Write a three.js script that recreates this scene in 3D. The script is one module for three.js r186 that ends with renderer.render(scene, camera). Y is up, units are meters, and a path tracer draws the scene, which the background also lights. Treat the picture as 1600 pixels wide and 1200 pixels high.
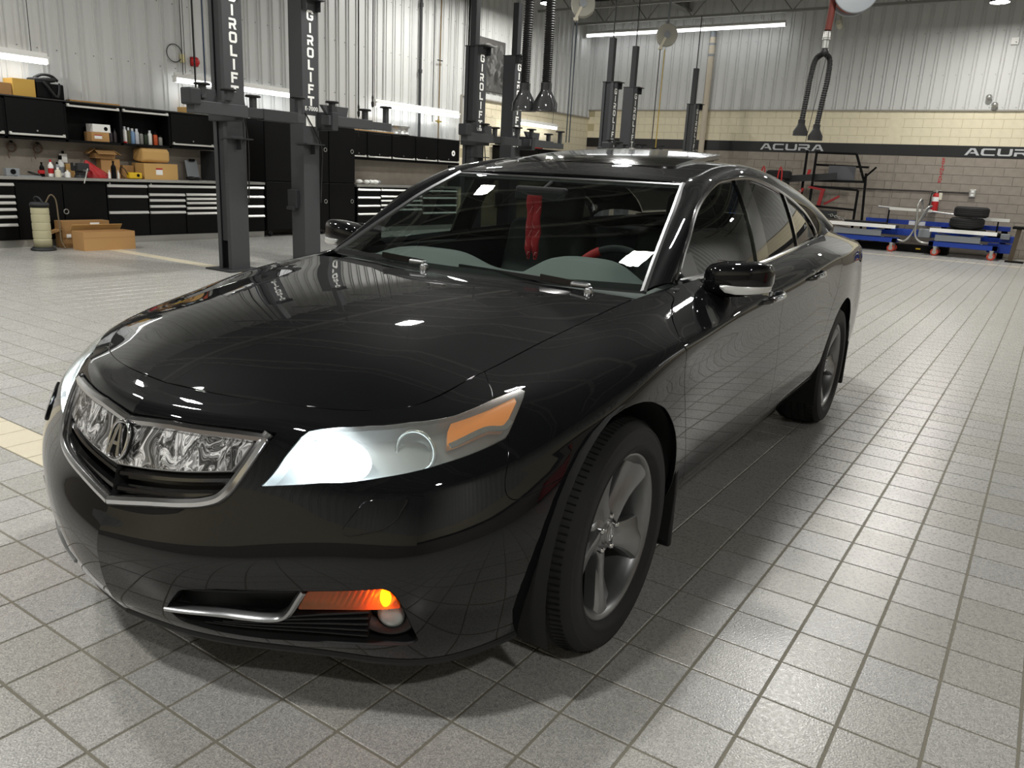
import * as THREE from 'three';
import { mergeGeometries } from 'three/addons/utils/BufferGeometryUtils.js';
import { RoundedBoxGeometry } from 'three/addons/geometries/RoundedBoxGeometry.js';
import { ImprovedNoise } from 'three/addons/math/ImprovedNoise.js';
import { RectAreaLightUniformsLib } from 'three/addons/lights/RectAreaLightUniformsLib.js';
import { TextGeometry } from 'three/addons/geometries/TextGeometry.js';
import { FontLoader } from 'three/addons/loaders/FontLoader.js';

// ---------------------------------------------------------------- camera, renderer, exposure
const scene = new THREE.Scene();
const camera = new THREE.PerspectiveCamera(2 * Math.atan(600 / 1230.11) * 180 / Math.PI, 4 / 3, 0.05, 120);
camera.position.set(0.79845, 1.29815, 2.85431);
camera.rotation.set(-0.261415, 0.583467, 0.052336, 'YXZ');
scene.add(camera);
scene.background = new THREE.Color(0x000000);
const renderer = new THREE.WebGLRenderer({ antialias: true });
renderer.toneMapping = THREE.LinearToneMapping;
renderer.toneMappingExposure = 1.0;
renderer.shadowMap.enabled = true;
RectAreaLightUniformsLib.init();

// ---------------------------------------------------------------- lights of the hall (positions of the fittings built further down)
const HIGH_BAY_POWER = 420, TUBE_POWER = 10, LAMP_Y = 5.0;
const HIGH_BAYS = [[-0.9, -16.3], [-9.5, -13.4], [-0.9, -11.3], [-0.9, -6.1], [-1.2, -1.4], [-5.6, -4.15], [-5.4, 1.1], [-5.4, -9.1], [-9.4, -10.4], [-8.9, 0.6], [4.2, -9.0], [4.2, -14.5], [-5.4, 6.2], [-0.9, 4.1], [3.8, 4.6]];  // the last entries are unseen lamps, added to brighten front floor and right side

// ---------------------------------------------------------------- helpers
let seed = 7; const rnd = () => { seed = (seed * 1664525 + 1013904223) >>> 0; return seed / 4294967296; };
const V = (x, y, z) => new THREE.Vector3(x, y, z);
const lerp = (a, b, t) => a + (b - a) * t, clamp = (x, a, b) => Math.min(b, Math.max(a, x));
const perlin = new ImprovedNoise();
const usedNames = new Map();
function numbered(n) { const k = usedNames.get(n) || 0; usedNames.set(n, k + 1); return k ? n + '_' + String(k).padStart(3, '0') : n; }
function shadows(o) { o.castShadow = true; o.receiveShadow = true; return o; }
function mesh(name, geo, mat, parent) {
  if (Array.isArray(geo)) geo = geo.length === 1 ? geo[0] : mergeG(geo);
  const m = shadows(new THREE.Mesh(geo, mat)); m.name = name; if (parent) parent.add(m); return m;
}
function mergeG(list) {
  return mergeGeometries(list.map(g => { const h = g.index ? g.toNonIndexed() : g.clone(); for (const k of Object.keys(h.attributes)) if (!['position', 'normal', 'uv'].includes(k)) h.deleteAttribute(k); if (!h.attributes.uv) h.setAttribute('uv', new THREE.BufferAttribute(new Float32Array(h.attributes.position.count * 2), 2)); return h; }));
}
function thing(name, label, category, pos = [0, 0, 0], turn = 0, group) {
  const g = new THREE.Group(); g.name = numbered(name); g.position.set(...pos); g.rotation.y = turn;
  g.userData = { label, category }; if (group) g.userData.group = group; scene.add(g); return g;
}
function solo(name, geo, mat, label, category, group) {
  const m = mesh(numbered(name), geo, mat, scene); m.userData = { label, category }; if (group) m.userData.group = group; return m;
}
function struct(name, geo, mat, label) { const m = mesh(name, geo, mat, scene); m.userData = { kind: 'structure', label, category: 'structure' }; return m; }
function copyOf(o, label, pos, turn) { const c = o.clone(); c.name = numbered(o.name.replace(/_\d{3}$/, '')); c.userData = { ...o.userData, label }; if (pos) c.position.set(...pos); if (turn !== undefined) c.rotation.y = turn; scene.add(c); return c; }
// box uv in metres
function box(w, h, d, x = 0, y = 0, z = 0, r = 0) {
  const g = r > 0 ? new RoundedBoxGeometry(w, h, d, 2, Math.min(r, w / 2.01, h / 2.01, d / 2.01)) : new THREE.BoxGeometry(w, h, d);
  const p = g.attributes.position, n = g.attributes.normal, uv = new Float32Array(p.count * 2);
  for (let i = 0; i < p.count; i++) {
    const ax = Math.abs(n.getX(i)), ay = Math.abs(n.getY(i)), az = Math.abs(n.getZ(i));
    let a, b; if (ax >= ay && ax >= az) { a = p.getZ(i); b = p.getY(i); } else if (ay >= az) { a = p.getX(i); b = p.getZ(i); } else { a = p.getX(i); b = p.getY(i); }
    uv[2 * i] = a + w / 2; uv[2 * i + 1] = b + h / 2;
  }
  g.setAttribute('uv', new THREE.BufferAttribute(uv, 2));
  g.translate(x, y, z); return g;
}
// box given by two corners
const bx = (x0, y0, z0, x1, y1, z1, r = 0) => box(Math.abs(x1 - x0), Math.abs(y1 - y0), Math.abs(z1 - z0), (x0 + x1) / 2, (y0 + y1) / 2, (z0 + z1) / 2, r);
function cyl(r0, r1, h, x = 0, y = 0, z = 0, seg = 24, open = false) { const g = new THREE.CylinderGeometry(r1, r0, h, seg, 1, open); g.translate(x, y, z); return g; }   // r0 bottom, r1 top, centred
function rod(a, b, r, seg = 10) {
  const A = V(...a), B = V(...b), d = B.clone().sub(A), L = d.length(); const g = new THREE.CylinderGeometry(r, r, L, seg);
  g.applyQuaternion(new THREE.Quaternion().setFromUnitVectors(V(0, 1, 0), d.normalize())); g.translate((a[0] + b[0]) / 2, (a[1] + b[1]) / 2, (a[2] + b[2]) / 2); return g;
}
function bar(a, b, w, h) {   // square bar between two points
  const A = V(...a), B = V(...b), d = B.clone().sub(A), L = d.length(); const g = new THREE.BoxGeometry(w, L, h);
  g.applyQuaternion(new THREE.Quaternion().setFromUnitVectors(V(0, 1, 0), d.normalize())); g.translate((a[0] + b[0]) / 2, (a[1] + b[1]) / 2, (a[2] + b[2]) / 2); return g;
}
function tube(pts, r, seg = 40, rad = 8, closed = false) { return new THREE.TubeGeometry(new THREE.CatmullRomCurve3(pts.map(p => V(...p)), closed, 'centripetal'), seg, r, rad, closed); }
function lathe(prof, seg = 32) { return new THREE.LatheGeometry(prof.map(p => new THREE.Vector2(p[0], p[1])), seg); }
function extr(pts, depth, bevel = 0, seg = 1) { const s = new THREE.Shape(pts.map(p => new THREE.Vector2(p[0], p[1]))); return new THREE.ExtrudeGeometry(s, { depth, bevelEnabled: bevel > 0, bevelSize: bevel, bevelThickness: bevel, bevelSegments: seg, curveSegments: 8 }); }
function mirrorX(g) {
  const h = g.index ? g.toNonIndexed() : g.clone(); const p = h.attributes.position, n = h.attributes.normal, uv = h.attributes.uv;
  for (let i = 0; i < p.count; i++) { p.setX(i, -p.getX(i)); n.setX(i, -n.getX(i)); }
  for (let i = 0; i < p.count; i += 3) for (const a of [p, n, uv]) { if (!a) continue; const s = a.itemSize; for (let k = 0; k < s; k++) { const t = a.array[(i + 1) * s + k]; a.array[(i + 1) * s + k] = a.array[(i + 2) * s + k]; a.array[(i + 2) * s + k] = t; } }
  return h;
}
const both = g => [g, mirrorX(g)];
// textures
function dataTex(w, h, fn, srgb = true, rep = [1, 1]) {
  const d = new Uint8Array(w * h * 4);
  for (let j = 0; j < h; j++) for (let i = 0; i < w; i++) { const c = fn(i / w, j / h, i, j); const k = 4 * (j * w + i); d[k] = clamp(c[0], 0, 255); d[k + 1] = clamp(c[1], 0, 255); d[k + 2] = clamp(c[2], 0, 255); d[k + 3] = 255; }
  const t = new THREE.DataTexture(d, w, h); t.wrapS = t.wrapT = THREE.RepeatWrapping; t.magFilter = THREE.LinearFilter; t.minFilter = THREE.LinearMipmapLinearFilter; t.generateMipmaps = true;
  if (srgb) t.colorSpace = THREE.SRGBColorSpace; t.repeat.set(...rep); t.needsUpdate = true; return t;
}
const std = (color, rough = 0.6, metal = 0, extra = {}) => new THREE.MeshStandardMaterial({ color, roughness: rough, metalness: metal, ...extra });
const phys = (o) => new THREE.MeshPhysicalMaterial(o);

// ================================================================ the hall: floor, walls, ceiling
const PITCH = 0.19273, X0R = -11.1, X1R = 6.6, Z0R = -18.5, Z1R = 9.0, YTOP = 6.1;
const speck = (base, amp, fine, seed0) => { let s = seed0; const r = () => { s = (s * 1103515245 + 12345) & 0x7fffffff; return s / 0x7fffffff; }; return dataTex(256, 256, (x, y) => { const n = perlin.noise(x * 8, y * 8, seed0 % 17) * 0.5; const g = (r() - 0.5) * fine + n * amp; return [base[0] + g, base[1] + g, base[2] + g * 0.95]; }); };
const tileMap = speck([172, 171, 167], 6, 70, 1234), whiteMap = speck([214, 205, 182], 8, 18, 777), blockMapG = speck([143, 135, 124], 12, 16, 55), blockMapT = speck([220, 211, 184], 10, 14, 99), deckMap = speck([112, 111, 108], 8, 8, 31);
for (const t of [tileMap, whiteMap]) t.repeat.set(1.9, 1.9);
const tileRough = dataTex(256, 256, (x, y) => { const v = 112 + 26 * perlin.noise(x * 64, y * 64, 1.1); return [v, v, v]; }, false); tileRough.repeat.set(1.3, 1.3);
const tileBump = dataTex(256, 256, (x, y) => { const v = 128 + 80 * perlin.noise(x * 70, y * 70, 4.1); return [v, v, v]; }, false); tileBump.repeat.set(3, 3);
const RM = {
  tile: [0xffffff, 0xf4f3f0, 0xf9f9fb].map(c => std(c, 0.66, 0, { map: tileMap, roughnessMap: tileRough, bumpMap: tileBump, bumpScale: 0.0006 })),
  white: std(0xffffff, 0.85, 0, { map: whiteMap, roughnessMap: tileRough }), grout: std(0x7f7b6e, 0.95), sheet: std(0xc6c7c5, 0.42, 0.0), screw: std(0x8a8a86, 0.4, 0.6),
  blockG: std(0xffffff, 0.72, 0, { map: blockMapG }), blockT: std(0xffffff, 0.7, 0, { map: blockMapT }), mortarG: std(0x857e76, 0.9), mortarT: std(0xb5aa88, 0.9), band: std(0x0c0d11, 0.35), letter: std(0xb9bbbd, 0.5), steel: std(0x84847f, 0.5, 0.2), deck: std(0x3b3c3d, 0.85), flash: std(0x8f8b82, 0.5),
};
{ // floor: grout bed with tiles laid on it
  const fl = struct('floor', bx(X0R - 0.2, -0.16, Z0R - 0.2, X1R + 0.2, -0.0026, Z1R + 0.2), RM.grout, 'grey speckled ceramic tile floor with sandy grout');
  const h = PITCH / 2 - 0.0036, t = 0.0016;
  const tileGeo = (du, dv) => { const p = [], n = [], u = [], q = (a, b, c, d, N) => { for (const v of [a, b, c, a, c, d]) { p.push(...v); n.push(...N); u.push(v[0] + du, v[2] + dv); } }; const y1 = 0, y0 = -0.0016, yb = -0.008, i = h - t; const k = 0.7071;
    q([-i, y1, i], [i, y1, i], [i, y1, -i], [-i, y1, -i], [0, 1, 0]); for (const [a, b, c] of [[1, 0, 0], [-1, 0, 0], [0, 0, 1], [0, 0, -1]].map(v => v)) { const s = c ? 1 : 0, ax = (x, y, e) => a ? [a * x, y, e] : [e, y, c * x]; const dir = (a || -c) > 0 ? 1 : -1; q(ax(i, y1, dir * i), ax(h, y0, dir * h), ax(h, y0, -dir * h), ax(i, y1, -dir * i), [a * k, k, c * k]); q(ax(h, y0, dir * h), ax(h, yb, dir * h), ax(h, yb, -dir * h), ax(h, y0, -dir * h), [a, 0, c]); }
    const g = new THREE.BufferGeometry(); g.setAttribute('position', new THREE.Float32BufferAttribute(p, 3)); g.setAttribute('normal', new THREE.Float32BufferAttribute(n, 3)); g.setAttribute('uv', new THREE.Float32BufferAttribute(u, 2)); return g; };
  const geos = []; for (let i = 0; i < 8; i++) geos.push(tileGeo(rnd() * 5, rnd() * 5));
  camera.updateMatrixWorld(true); camera.updateProjectionMatrix(); const list = [], vp = new THREE.Matrix4().multiplyMatrices(camera.projectionMatrix, camera.matrixWorld.clone().invert());
  for (let i = Math.ceil(X0R / PITCH); i < X1R / PITCH - 1; i++) for (let j = Math.ceil(Z0R / PITCH); j < Z1R / PITCH - 1; j++) {
    const x = (i + 0.5) * PITCH, z = (j + 0.5) * PITCH, c = V(x, 0, z).applyMatrix4(vp); const w = V(x, 0, z).applyMatrix4(camera.matrixWorld.clone().invert()).z; const dcar = Math.hypot((x + 0.97) / 0.86, (z + 0.35) / 2.3);
    const vis = w < -0.3 && Math.abs(c.x) < 1.05 && Math.abs(c.y) < 1.08 && !(Math.abs(x + 0.95) < 0.72 && z > -2.9 && z < 1.55) && !(x < -1.9 && x > -5.5 && z < -0.2 + (x + 1.9) * 0.4 && z > -9);
    const isW = ((j === 6 || j === -17 || j === -40 || j === -63) && x > -10.2 && x < -1.95) || (j === -83 && x > -10);
    list.push({ x, z, vis, d: V(x, 0, z).distanceTo(camera.position) + (vis ? 0 : 100), isW, k: Math.floor(rnd() * 8), m: Math.floor(rnd() * 3) });
  }
  list.sort((a, b) => a.d - b.d);
  for (const t0 of list.slice(0, 300)) { const m = mesh('tile', geos[t0.k], t0.isW ? RM.white : RM.tile[t0.m], fl); m.position.set(t0.x, 0, t0.z); m.rotation.y = Math.PI / 2 * (t0.k % 4); }
  for (const [w, mat] of [[false, RM.tile[0]], [true, RM.white]]) { const L = list.slice(300).filter(t0 => t0.isW === w), im = shadows(new THREE.InstancedMesh(geos[w ? 1 : 0], mat, L.length)); im.name = w ? 'white_tile_field' : 'tile_field'; im.userData.kind = 'stuff'; const M = new THREE.Matrix4(), col = new THREE.Color(); L.forEach((t0, i) => { M.makeRotationY(Math.PI / 2 * (t0.k % 4)).setPosition(t0.x, 0, t0.z); im.setMatrixAt(i, M); const g = 0.94 + 0.06 * (t0.k / 7); im.setColorAt(i, col.setRGB(g, g, g * 0.995)); }); fl.add(im); }
}
// corrugated sheet: profile along u, standing height h
function sheetGeo(w, h) {
  const P = [], rib = 0.022; const step = w / 3; for (let k = 0; k < 3; k++) { const a = k * step; for (const [f, d] of [[0, 0], [0.30, 0], [0.335, rib], [0.375, rib], [0.41, 0], [0.56, 0], [0.595, rib], [0.635, rib], [0.67, 0]]) P.push([a + f * step, d]); } P.push([w, 0]);
  const p = [], n = [], uv = []; for (let i = 0; i + 1 < P.length; i++) { const [a, d] = P[i], [b, e] = P[i + 1]; const N = V(-(e - d), 0, b - a).normalize(); for (const v of [[a, 0, d], [b, 0, e], [b, h, e], [a, 0, d], [b, h, e], [a, h, d]]) { p.push(...v); n.push(N.x, N.y, N.z); uv.push(v[0], v[1]); } }
  const g = new THREE.BufferGeometry(); g.setAttribute('position', new THREE.Float32BufferAttribute(p, 3)); g.setAttribute('normal', new THREE.Float32BufferAttribute(n, 3)); g.setAttribute('uv', new THREE.Float32BufferAttribute(uv, 2)); return g;
}
const SW = 0.78;
function clad(parent, at, turn, len, y0, y1) { // rows of sheets; at = start point, turn about y
  const g = sheetGeo(SW, y1 - y0), n = Math.ceil(len / SW), dir = V(Math.cos(turn), 0, -Math.sin(turn)); for (let i = 0; i < n; i++) { const m = mesh('metal_sheet', g, RM.sheet, parent); m.position.set(at[0] + dir.x * i * SW, y0, at[2] + dir.z * i * SW); m.rotation.y = turn; }
}
function screws(parent, at, turn, len, ys) { const g = new THREE.SphereGeometry(0.009, 6, 4), dir = V(Math.cos(turn), 0, -Math.sin(turn)), nn = V(Math.sin(turn), 0, Math.cos(turn)), pts = []; for (const y of ys) for (let d = 0.05; d < len; d += 0.26) pts.push([at[0] + dir.x * d + nn.x * 0.004, y, at[2] + dir.z * d + nn.z * 0.004]); const im = shadows(new THREE.InstancedMesh(g, RM.screw, pts.length)); im.name = 'sheet_screws'; im.userData.kind = 'stuff'; const M = new THREE.Matrix4(); pts.forEach((p, i) => im.setMatrixAt(i, M.makeTranslation(...p))); parent.add(im); }
function blocks(parent, at, turn, len, y0, rows, mat, name, from = 0, to = 1e9, budget = 300) {   // masonry of separate blocks, proud of the mortar
  const dir = V(Math.cos(turn), 0, -Math.sin(turn)), CH = 0.197, CL = 0.405, rest = []; const gs = [box(CL - 0.008, CH - 0.008, 0.03, 0, 0, 0.0, 0), box(CL / 2 - 0.008, CH - 0.008, 0.03, 0, 0, 0, 0)]; let used = 0;
  for (let r = 0; r < rows; r++) for (let d = (r % 2) * CL / 2; d < len; d += CL) { const x = d + CL / 2, p = [at[0] + dir.x * x, y0 + (r + 0.5) * CH, at[2] + dir.z * x]; if (x > from && x < to && used < budget) { const m = mesh(name, gs[0], mat, parent); m.position.set(...p); m.rotation.y = turn; used++; } else rest.push(p); }
  if (rest.length) { const im = shadows(new THREE.InstancedMesh(gs[0], mat, rest.length)); im.name = name + '_field'; im.userData.kind = 'stuff'; const M = new THREE.Matrix4(); rest.forEach((p, i) => im.setMatrixAt(i, M.makeRotationY(turn).setPosition(...p))); parent.add(im); }
}
const L90 = Math.PI / 2;
// back wall
const YB = 3.19, YT = 2.425, YK = 2.17;
const wallBack = struct('wall_back', bx(X0R - 0.2, 0, Z0R - 0.2, X1R + 0.2, YTOP, Z0R - 0.01), RM.mortarG, 'back wall of painted block below ribbed metal sheets');
clad(wallBack, [X0R, 0, Z0R + 0.012], 0, X1R - X0R, YB, YTOP); screws(wallBack, [X0R, 0, Z0R + 0.014], 0, X1R - X0R, [YB + 0.06, 3.95, 4.85]);
mesh('tan_mortar', bx(X0R, YT, Z0R - 0.02, X1R, YB, Z0R - 0.0), RM.mortarT, wallBack);
blocks(wallBack, [X0R, 0, Z0R - 0.012], 0, X1R - X0R, YT - 0.012, 4, RM.blockT, 'tan_block', 3.6, 11.6, 80);
blocks(wallBack, [X0R, 0, Z0R - 0.012], 0, X1R - X0R, 0, 11, RM.blockG, 'grey_block', 3.8, 11.6, 215);
mesh('black_band', bx(X0R, YK, Z0R - 0.01, X1R, YT, Z0R + 0.008), RM.band, wallBack);
mesh('sheet_flashing', bx(X0R, YB - 0.02, Z0R, X1R, YB + 0.012, Z0R + 0.045), RM.flash, wallBack);
mesh('control_joint', bx(-2.66, 0, Z0R, -2.62, YK, Z0R + 0.006), RM.mortarG, wallBack); mesh('pilaster_face', bx(-2.92, YT, Z0R, -2.64, YB - .02, Z0R + 0.007), RM.blockT, wallBack);
function acura(x0, parent) {   // flat letters on the band
  const H = 0.155, W = 0.318, S = { A: [[[0, 0], [.40, 1], [.80, 1], [1.2, 0], [.96, 0], [.86, .25], [.42, .25], [.50, .43], [.79, .43], [.65, .78], [.55, .78], [.23, 0]]], C: [[[.15, 0], [1.1, 0], [1.1, .2], [.30, .2], [.22, .3], [.22, .7], [.30, .8], [1.1, .8], [1.1, 1], [.15, 1], [0, .82], [0, .18]]], U: [[[0, 1], [.22, 1], [.22, .30], [.30, .2], [.84, .2], [.92, .30], [.92, 1], [1.14, 1], [1.14, .16], [1, 0], [.14, 0], [0, .16]]], R: [[[0, 0], [.22, 0], [.22, .34], [.58, .34], [.9, 0], [1.18, 0], [.84, .35], [1.02, .38], [1.1, .5], [1.1, .86], [.97, 1], [0, 1], [0, .80], [.82, .80], [.88, .75], [.88, .60], [.82, .54], [0, .54]]] };
  'ACURA'.split('').forEach((ch, i) => { const g = extr(S[ch][0].map(([a, b]) => [a * H * 1.62, b * H]), 0.002); g.translate(x0 + i * W * 1.02, YK + 0.05, Z0R + 0.008); mesh('letter_' + ch.toLowerCase(), g, RM.letter, parent); });
}
acura(-5.93, wallBack); acura(-1.22, wallBack);
// left wall
const wallLeft = struct('wall_left', bx(X0R - 0.2, 0, Z0R, X0R - 0.012, YTOP, Z1R), RM.mortarG, 'left wall of ribbed metal sheets behind the workbenches');
clad(wallLeft, [X0R, 0, Z1R], L90, Z1R + 12.4, 1.9, YTOP); clad(wallLeft, [X0R, 0, -12.4], L90, 6.0, 2.98, YTOP); screws(wallLeft, [X0R, 0, Z1R], L90, Z1R - Z0R, [2.62, 3.55, 4.5]);
mesh('tan_mortar', bx(X0R - 0.02, 0, Z0R, X0R - 0.006, 2.98, -12.4), RM.mortarT, wallLeft); blocks(wallLeft, [X0R - 0.014, 0, -12.4], L90, 6.1, 1.4, 8, RM.blockT, 'tan_block', 0, 6.1, 90);
mesh('grey_splashback', bx(X0R - 0.01, 0, -12.4, X0R + 0.012, 1.9, Z1R), std(0xffffff, 0.7, 0, { map: blockMapG }), wallLeft);
mesh('sheet_end_trim', bx(X0R - .01, 1.9, -12.44, X0R + .03, 2.99, -12.38), RM.flash, wallLeft); mesh('sheet_flashing', bx(X0R, 2.95, Z0R, X0R + 0.04, 2.985, -12.4), RM.flash, wallLeft);
// right and front walls, outside the frame but mirrored in the car
const wallRight = struct('wall_right', bx(X1R, 0, Z0R, X1R + 0.2, YTOP, Z1R), RM.mortarG, 'right wall of block and ribbed metal sheets');
clad(wallRight, [X1R - 0.012, 0, Z0R], -L90, Z1R - Z0R, 2.6, YTOP); mesh('tan_band', bx(X1R - 0.02, 1.75, Z0R, X1R, 2.6, Z1R), RM.blockT, wallRight); mesh('grey_band', bx(X1R - 0.02, 0, Z0R, X1R, 1.5, Z1R), RM.blockG, wallRight); mesh('black_band', bx(X1R - 0.022, 1.5, Z0R, X1R, 1.75, Z1R), RM.band, wallRight);
const wallFront = struct('wall_front', bx(X0R, 0, Z1R, X1R, YTOP, Z1R + 0.2), RM.mortarG, 'front wall of block and ribbed metal sheets'); clad(wallFront, [X1R, 0, Z1R - 0.012], Math.PI, X1R - X0R, 2.6, YTOP); mesh('tan_band', bx(X0R, 1.4, Z1R - 0.02, X1R, 2.6, Z1R), RM.blockT, wallFront);
// ceiling deck with open-web joists running across
const ceil = struct('ceiling', bx(X0R - 0.2, YTOP, Z0R - 0.2, X1R + 0.2, YTOP + 0.15, Z1R + 0.2), RM.deck, 'grey metal roof deck on open-web steel joists');
{ const y0 = 5.31, y1 = 6.02; const chord = bx(X0R, -0.028, -0.04, X1R, 0.028, 0.04); const webs = []; for (let x = X0R + 0.3, k = 0; x < X1R - 0.6; x += 0.62, k++) { const a = k % 2 ? y0 : y1, b = k % 2 ? y1 : y0; webs.push(rod([x, a, 0], [x + 0.62, b, 0], 0.016, 6)); } const wg = mergeG(webs);
  for (let z = -17.35; z < Z1R; z += 1.85) { const j = new THREE.Group(); j.name = 'roof_joist'; ceil.add(j); j.position.z = z; mesh('bottom_chord', chord, RM.steel, j).position.y = y0; mesh('top_chord', chord, RM.steel, j).position.y = y1; mesh('web_bars', wg, RM.steel, j).userData.kind = 'stuff'; }
  for (const x of [-8.3, 0.9]) mesh('roof_girder', [bx(x - 0.1, 5.66, Z0R, x + 0.1, 5.70, Z1R), bx(x - 0.012, 5.70, Z0R, x + 0.012, 6.04, Z1R), bx(x - 0.1, 6.02, Z0R, x + 0.1, 6.06, Z1R)], RM.steel, ceil);
}
// ---------------------------------------------------------------- lamps
const LM = { glow: std(0xffffff, 0.4, 0, { emissive: 0xfffdf8, emissiveIntensity: 24 }), tube: std(0xffffff, 0.4, 0, { emissive: 0xfbfdff, emissiveIntensity: 5 }), body: std(0x3a3b3c, 0.5, 0.4), fit: std(0xe6e6e2, 0.5) };
const hbLabels = ['over the aisle near the back wall', 'over the far left bay by the corner'];
HIGH_BAYS.forEach(([x, z], i) => {
  const lab = i === 0 ? 'round white high-bay lamp at top right above the back wall' : i === 1 ? 'round white high-bay lamp between the exhaust hoses at the top' : 'round high-bay lamp under the roof, one of a set partly mirrored in the car, partly added for light';
  const g = thing('high_bay_lamp', lab, 'lamp', [x, LAMP_Y, z], 0, i < 2 ? undefined : 'high-bay lamps outside the picture'); mesh('housing', lathe([[0.001, 0.16], [0.07, 0.16], [0.10, 0.10], [0.17, 0.04], [0.185, 0.0], [0.175, 0.0]], 32), LM.body, g); mesh('lens', cyl(0.17, 0.17, 0.012, 0, 0.004, 0, 32), LM.glow, g); mesh('hanger', rod([0, 0.16, 0], [0, YTOP - LAMP_Y, 0], 0.006), LM.body, g);
  const l = new THREE.RectAreaLight(0xfffdf8, HIGH_BAY_POWER, 0.3, 0.3); l.position.set(0, -0.012, 0); l.rotation.x = -Math.PI / 2; g.add(l);
});
function strip(label, a, b, group) { // tube lamp from a to b
  const A = V(...a), B = V(...b), L = A.distanceTo(B), g = thing('tube_lamp', label, 'lamp', [(a[0] + b[0]) / 2, a[1], (a[2] + b[2]) / 2], Math.atan2(-(b[2] - a[2]), b[0] - a[0]), group);
  mesh('reflector', [box(L, 0.03, 0.14, 0, 0.055, 0), box(L, 0.05, 0.05, 0, 0.09, 0)], LM.fit, g); const t = cyl(0.03, 0.03, L - 0.02, 0, 0, 0, 16); t.rotateZ(Math.PI / 2); mesh('tube', t, LM.tube, g); for (const s of [-1, 1]) mesh('end_cap', box(0.02, 0.075, 0.09, s * (L / 2), 0.01, 0, 0.006), LM.fit, g);
  for (const s of [-0.42, 0.42]) mesh('chain', rod([s * L, 0.11, 0], [s * L, 5.27 - a[1], 0], 0.005, 6), LM.body, g);
  const l = new THREE.RectAreaLight(0xfbfdff, TUBE_POWER, L - 0.05, 0.07); l.position.set(0, -0.034, 0); l.rotation.x = -Math.PI / 2; g.add(l);
  return g;
}
strip('white tube lamp hung over the left end of the workbench, cut by the frame', [-10.85, 2.42, -0.6], [-10.85, 2.42, -3.0]);
strip('white tube lamp hung behind the nearest black lift post', [-10.85, 2.42, -4.9], [-10.85, 2.42, -7.35]);
strip('white tube lamp hung over the dark wall cabinets right of the lockers', [-10.85, 2.47, -9.3], [-10.85, 2.47, -12.0]);
strip('white tube lamp near the tan block corner behind the exhaust hoses', [-10.85, 2.52, -13.9], [-10.85, 2.52, -16.3]);
strip('long white tube lamp high on the ribbed back wall', [-11.0, 5.1, -17.9], [-5.5, 5.1, -17.9]);
strip('tube lamp on the right-hand wall, mirrored in the front side window', [6.2, 4.3, -6.0], [6.2, 4.3, -11.5]);

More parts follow.
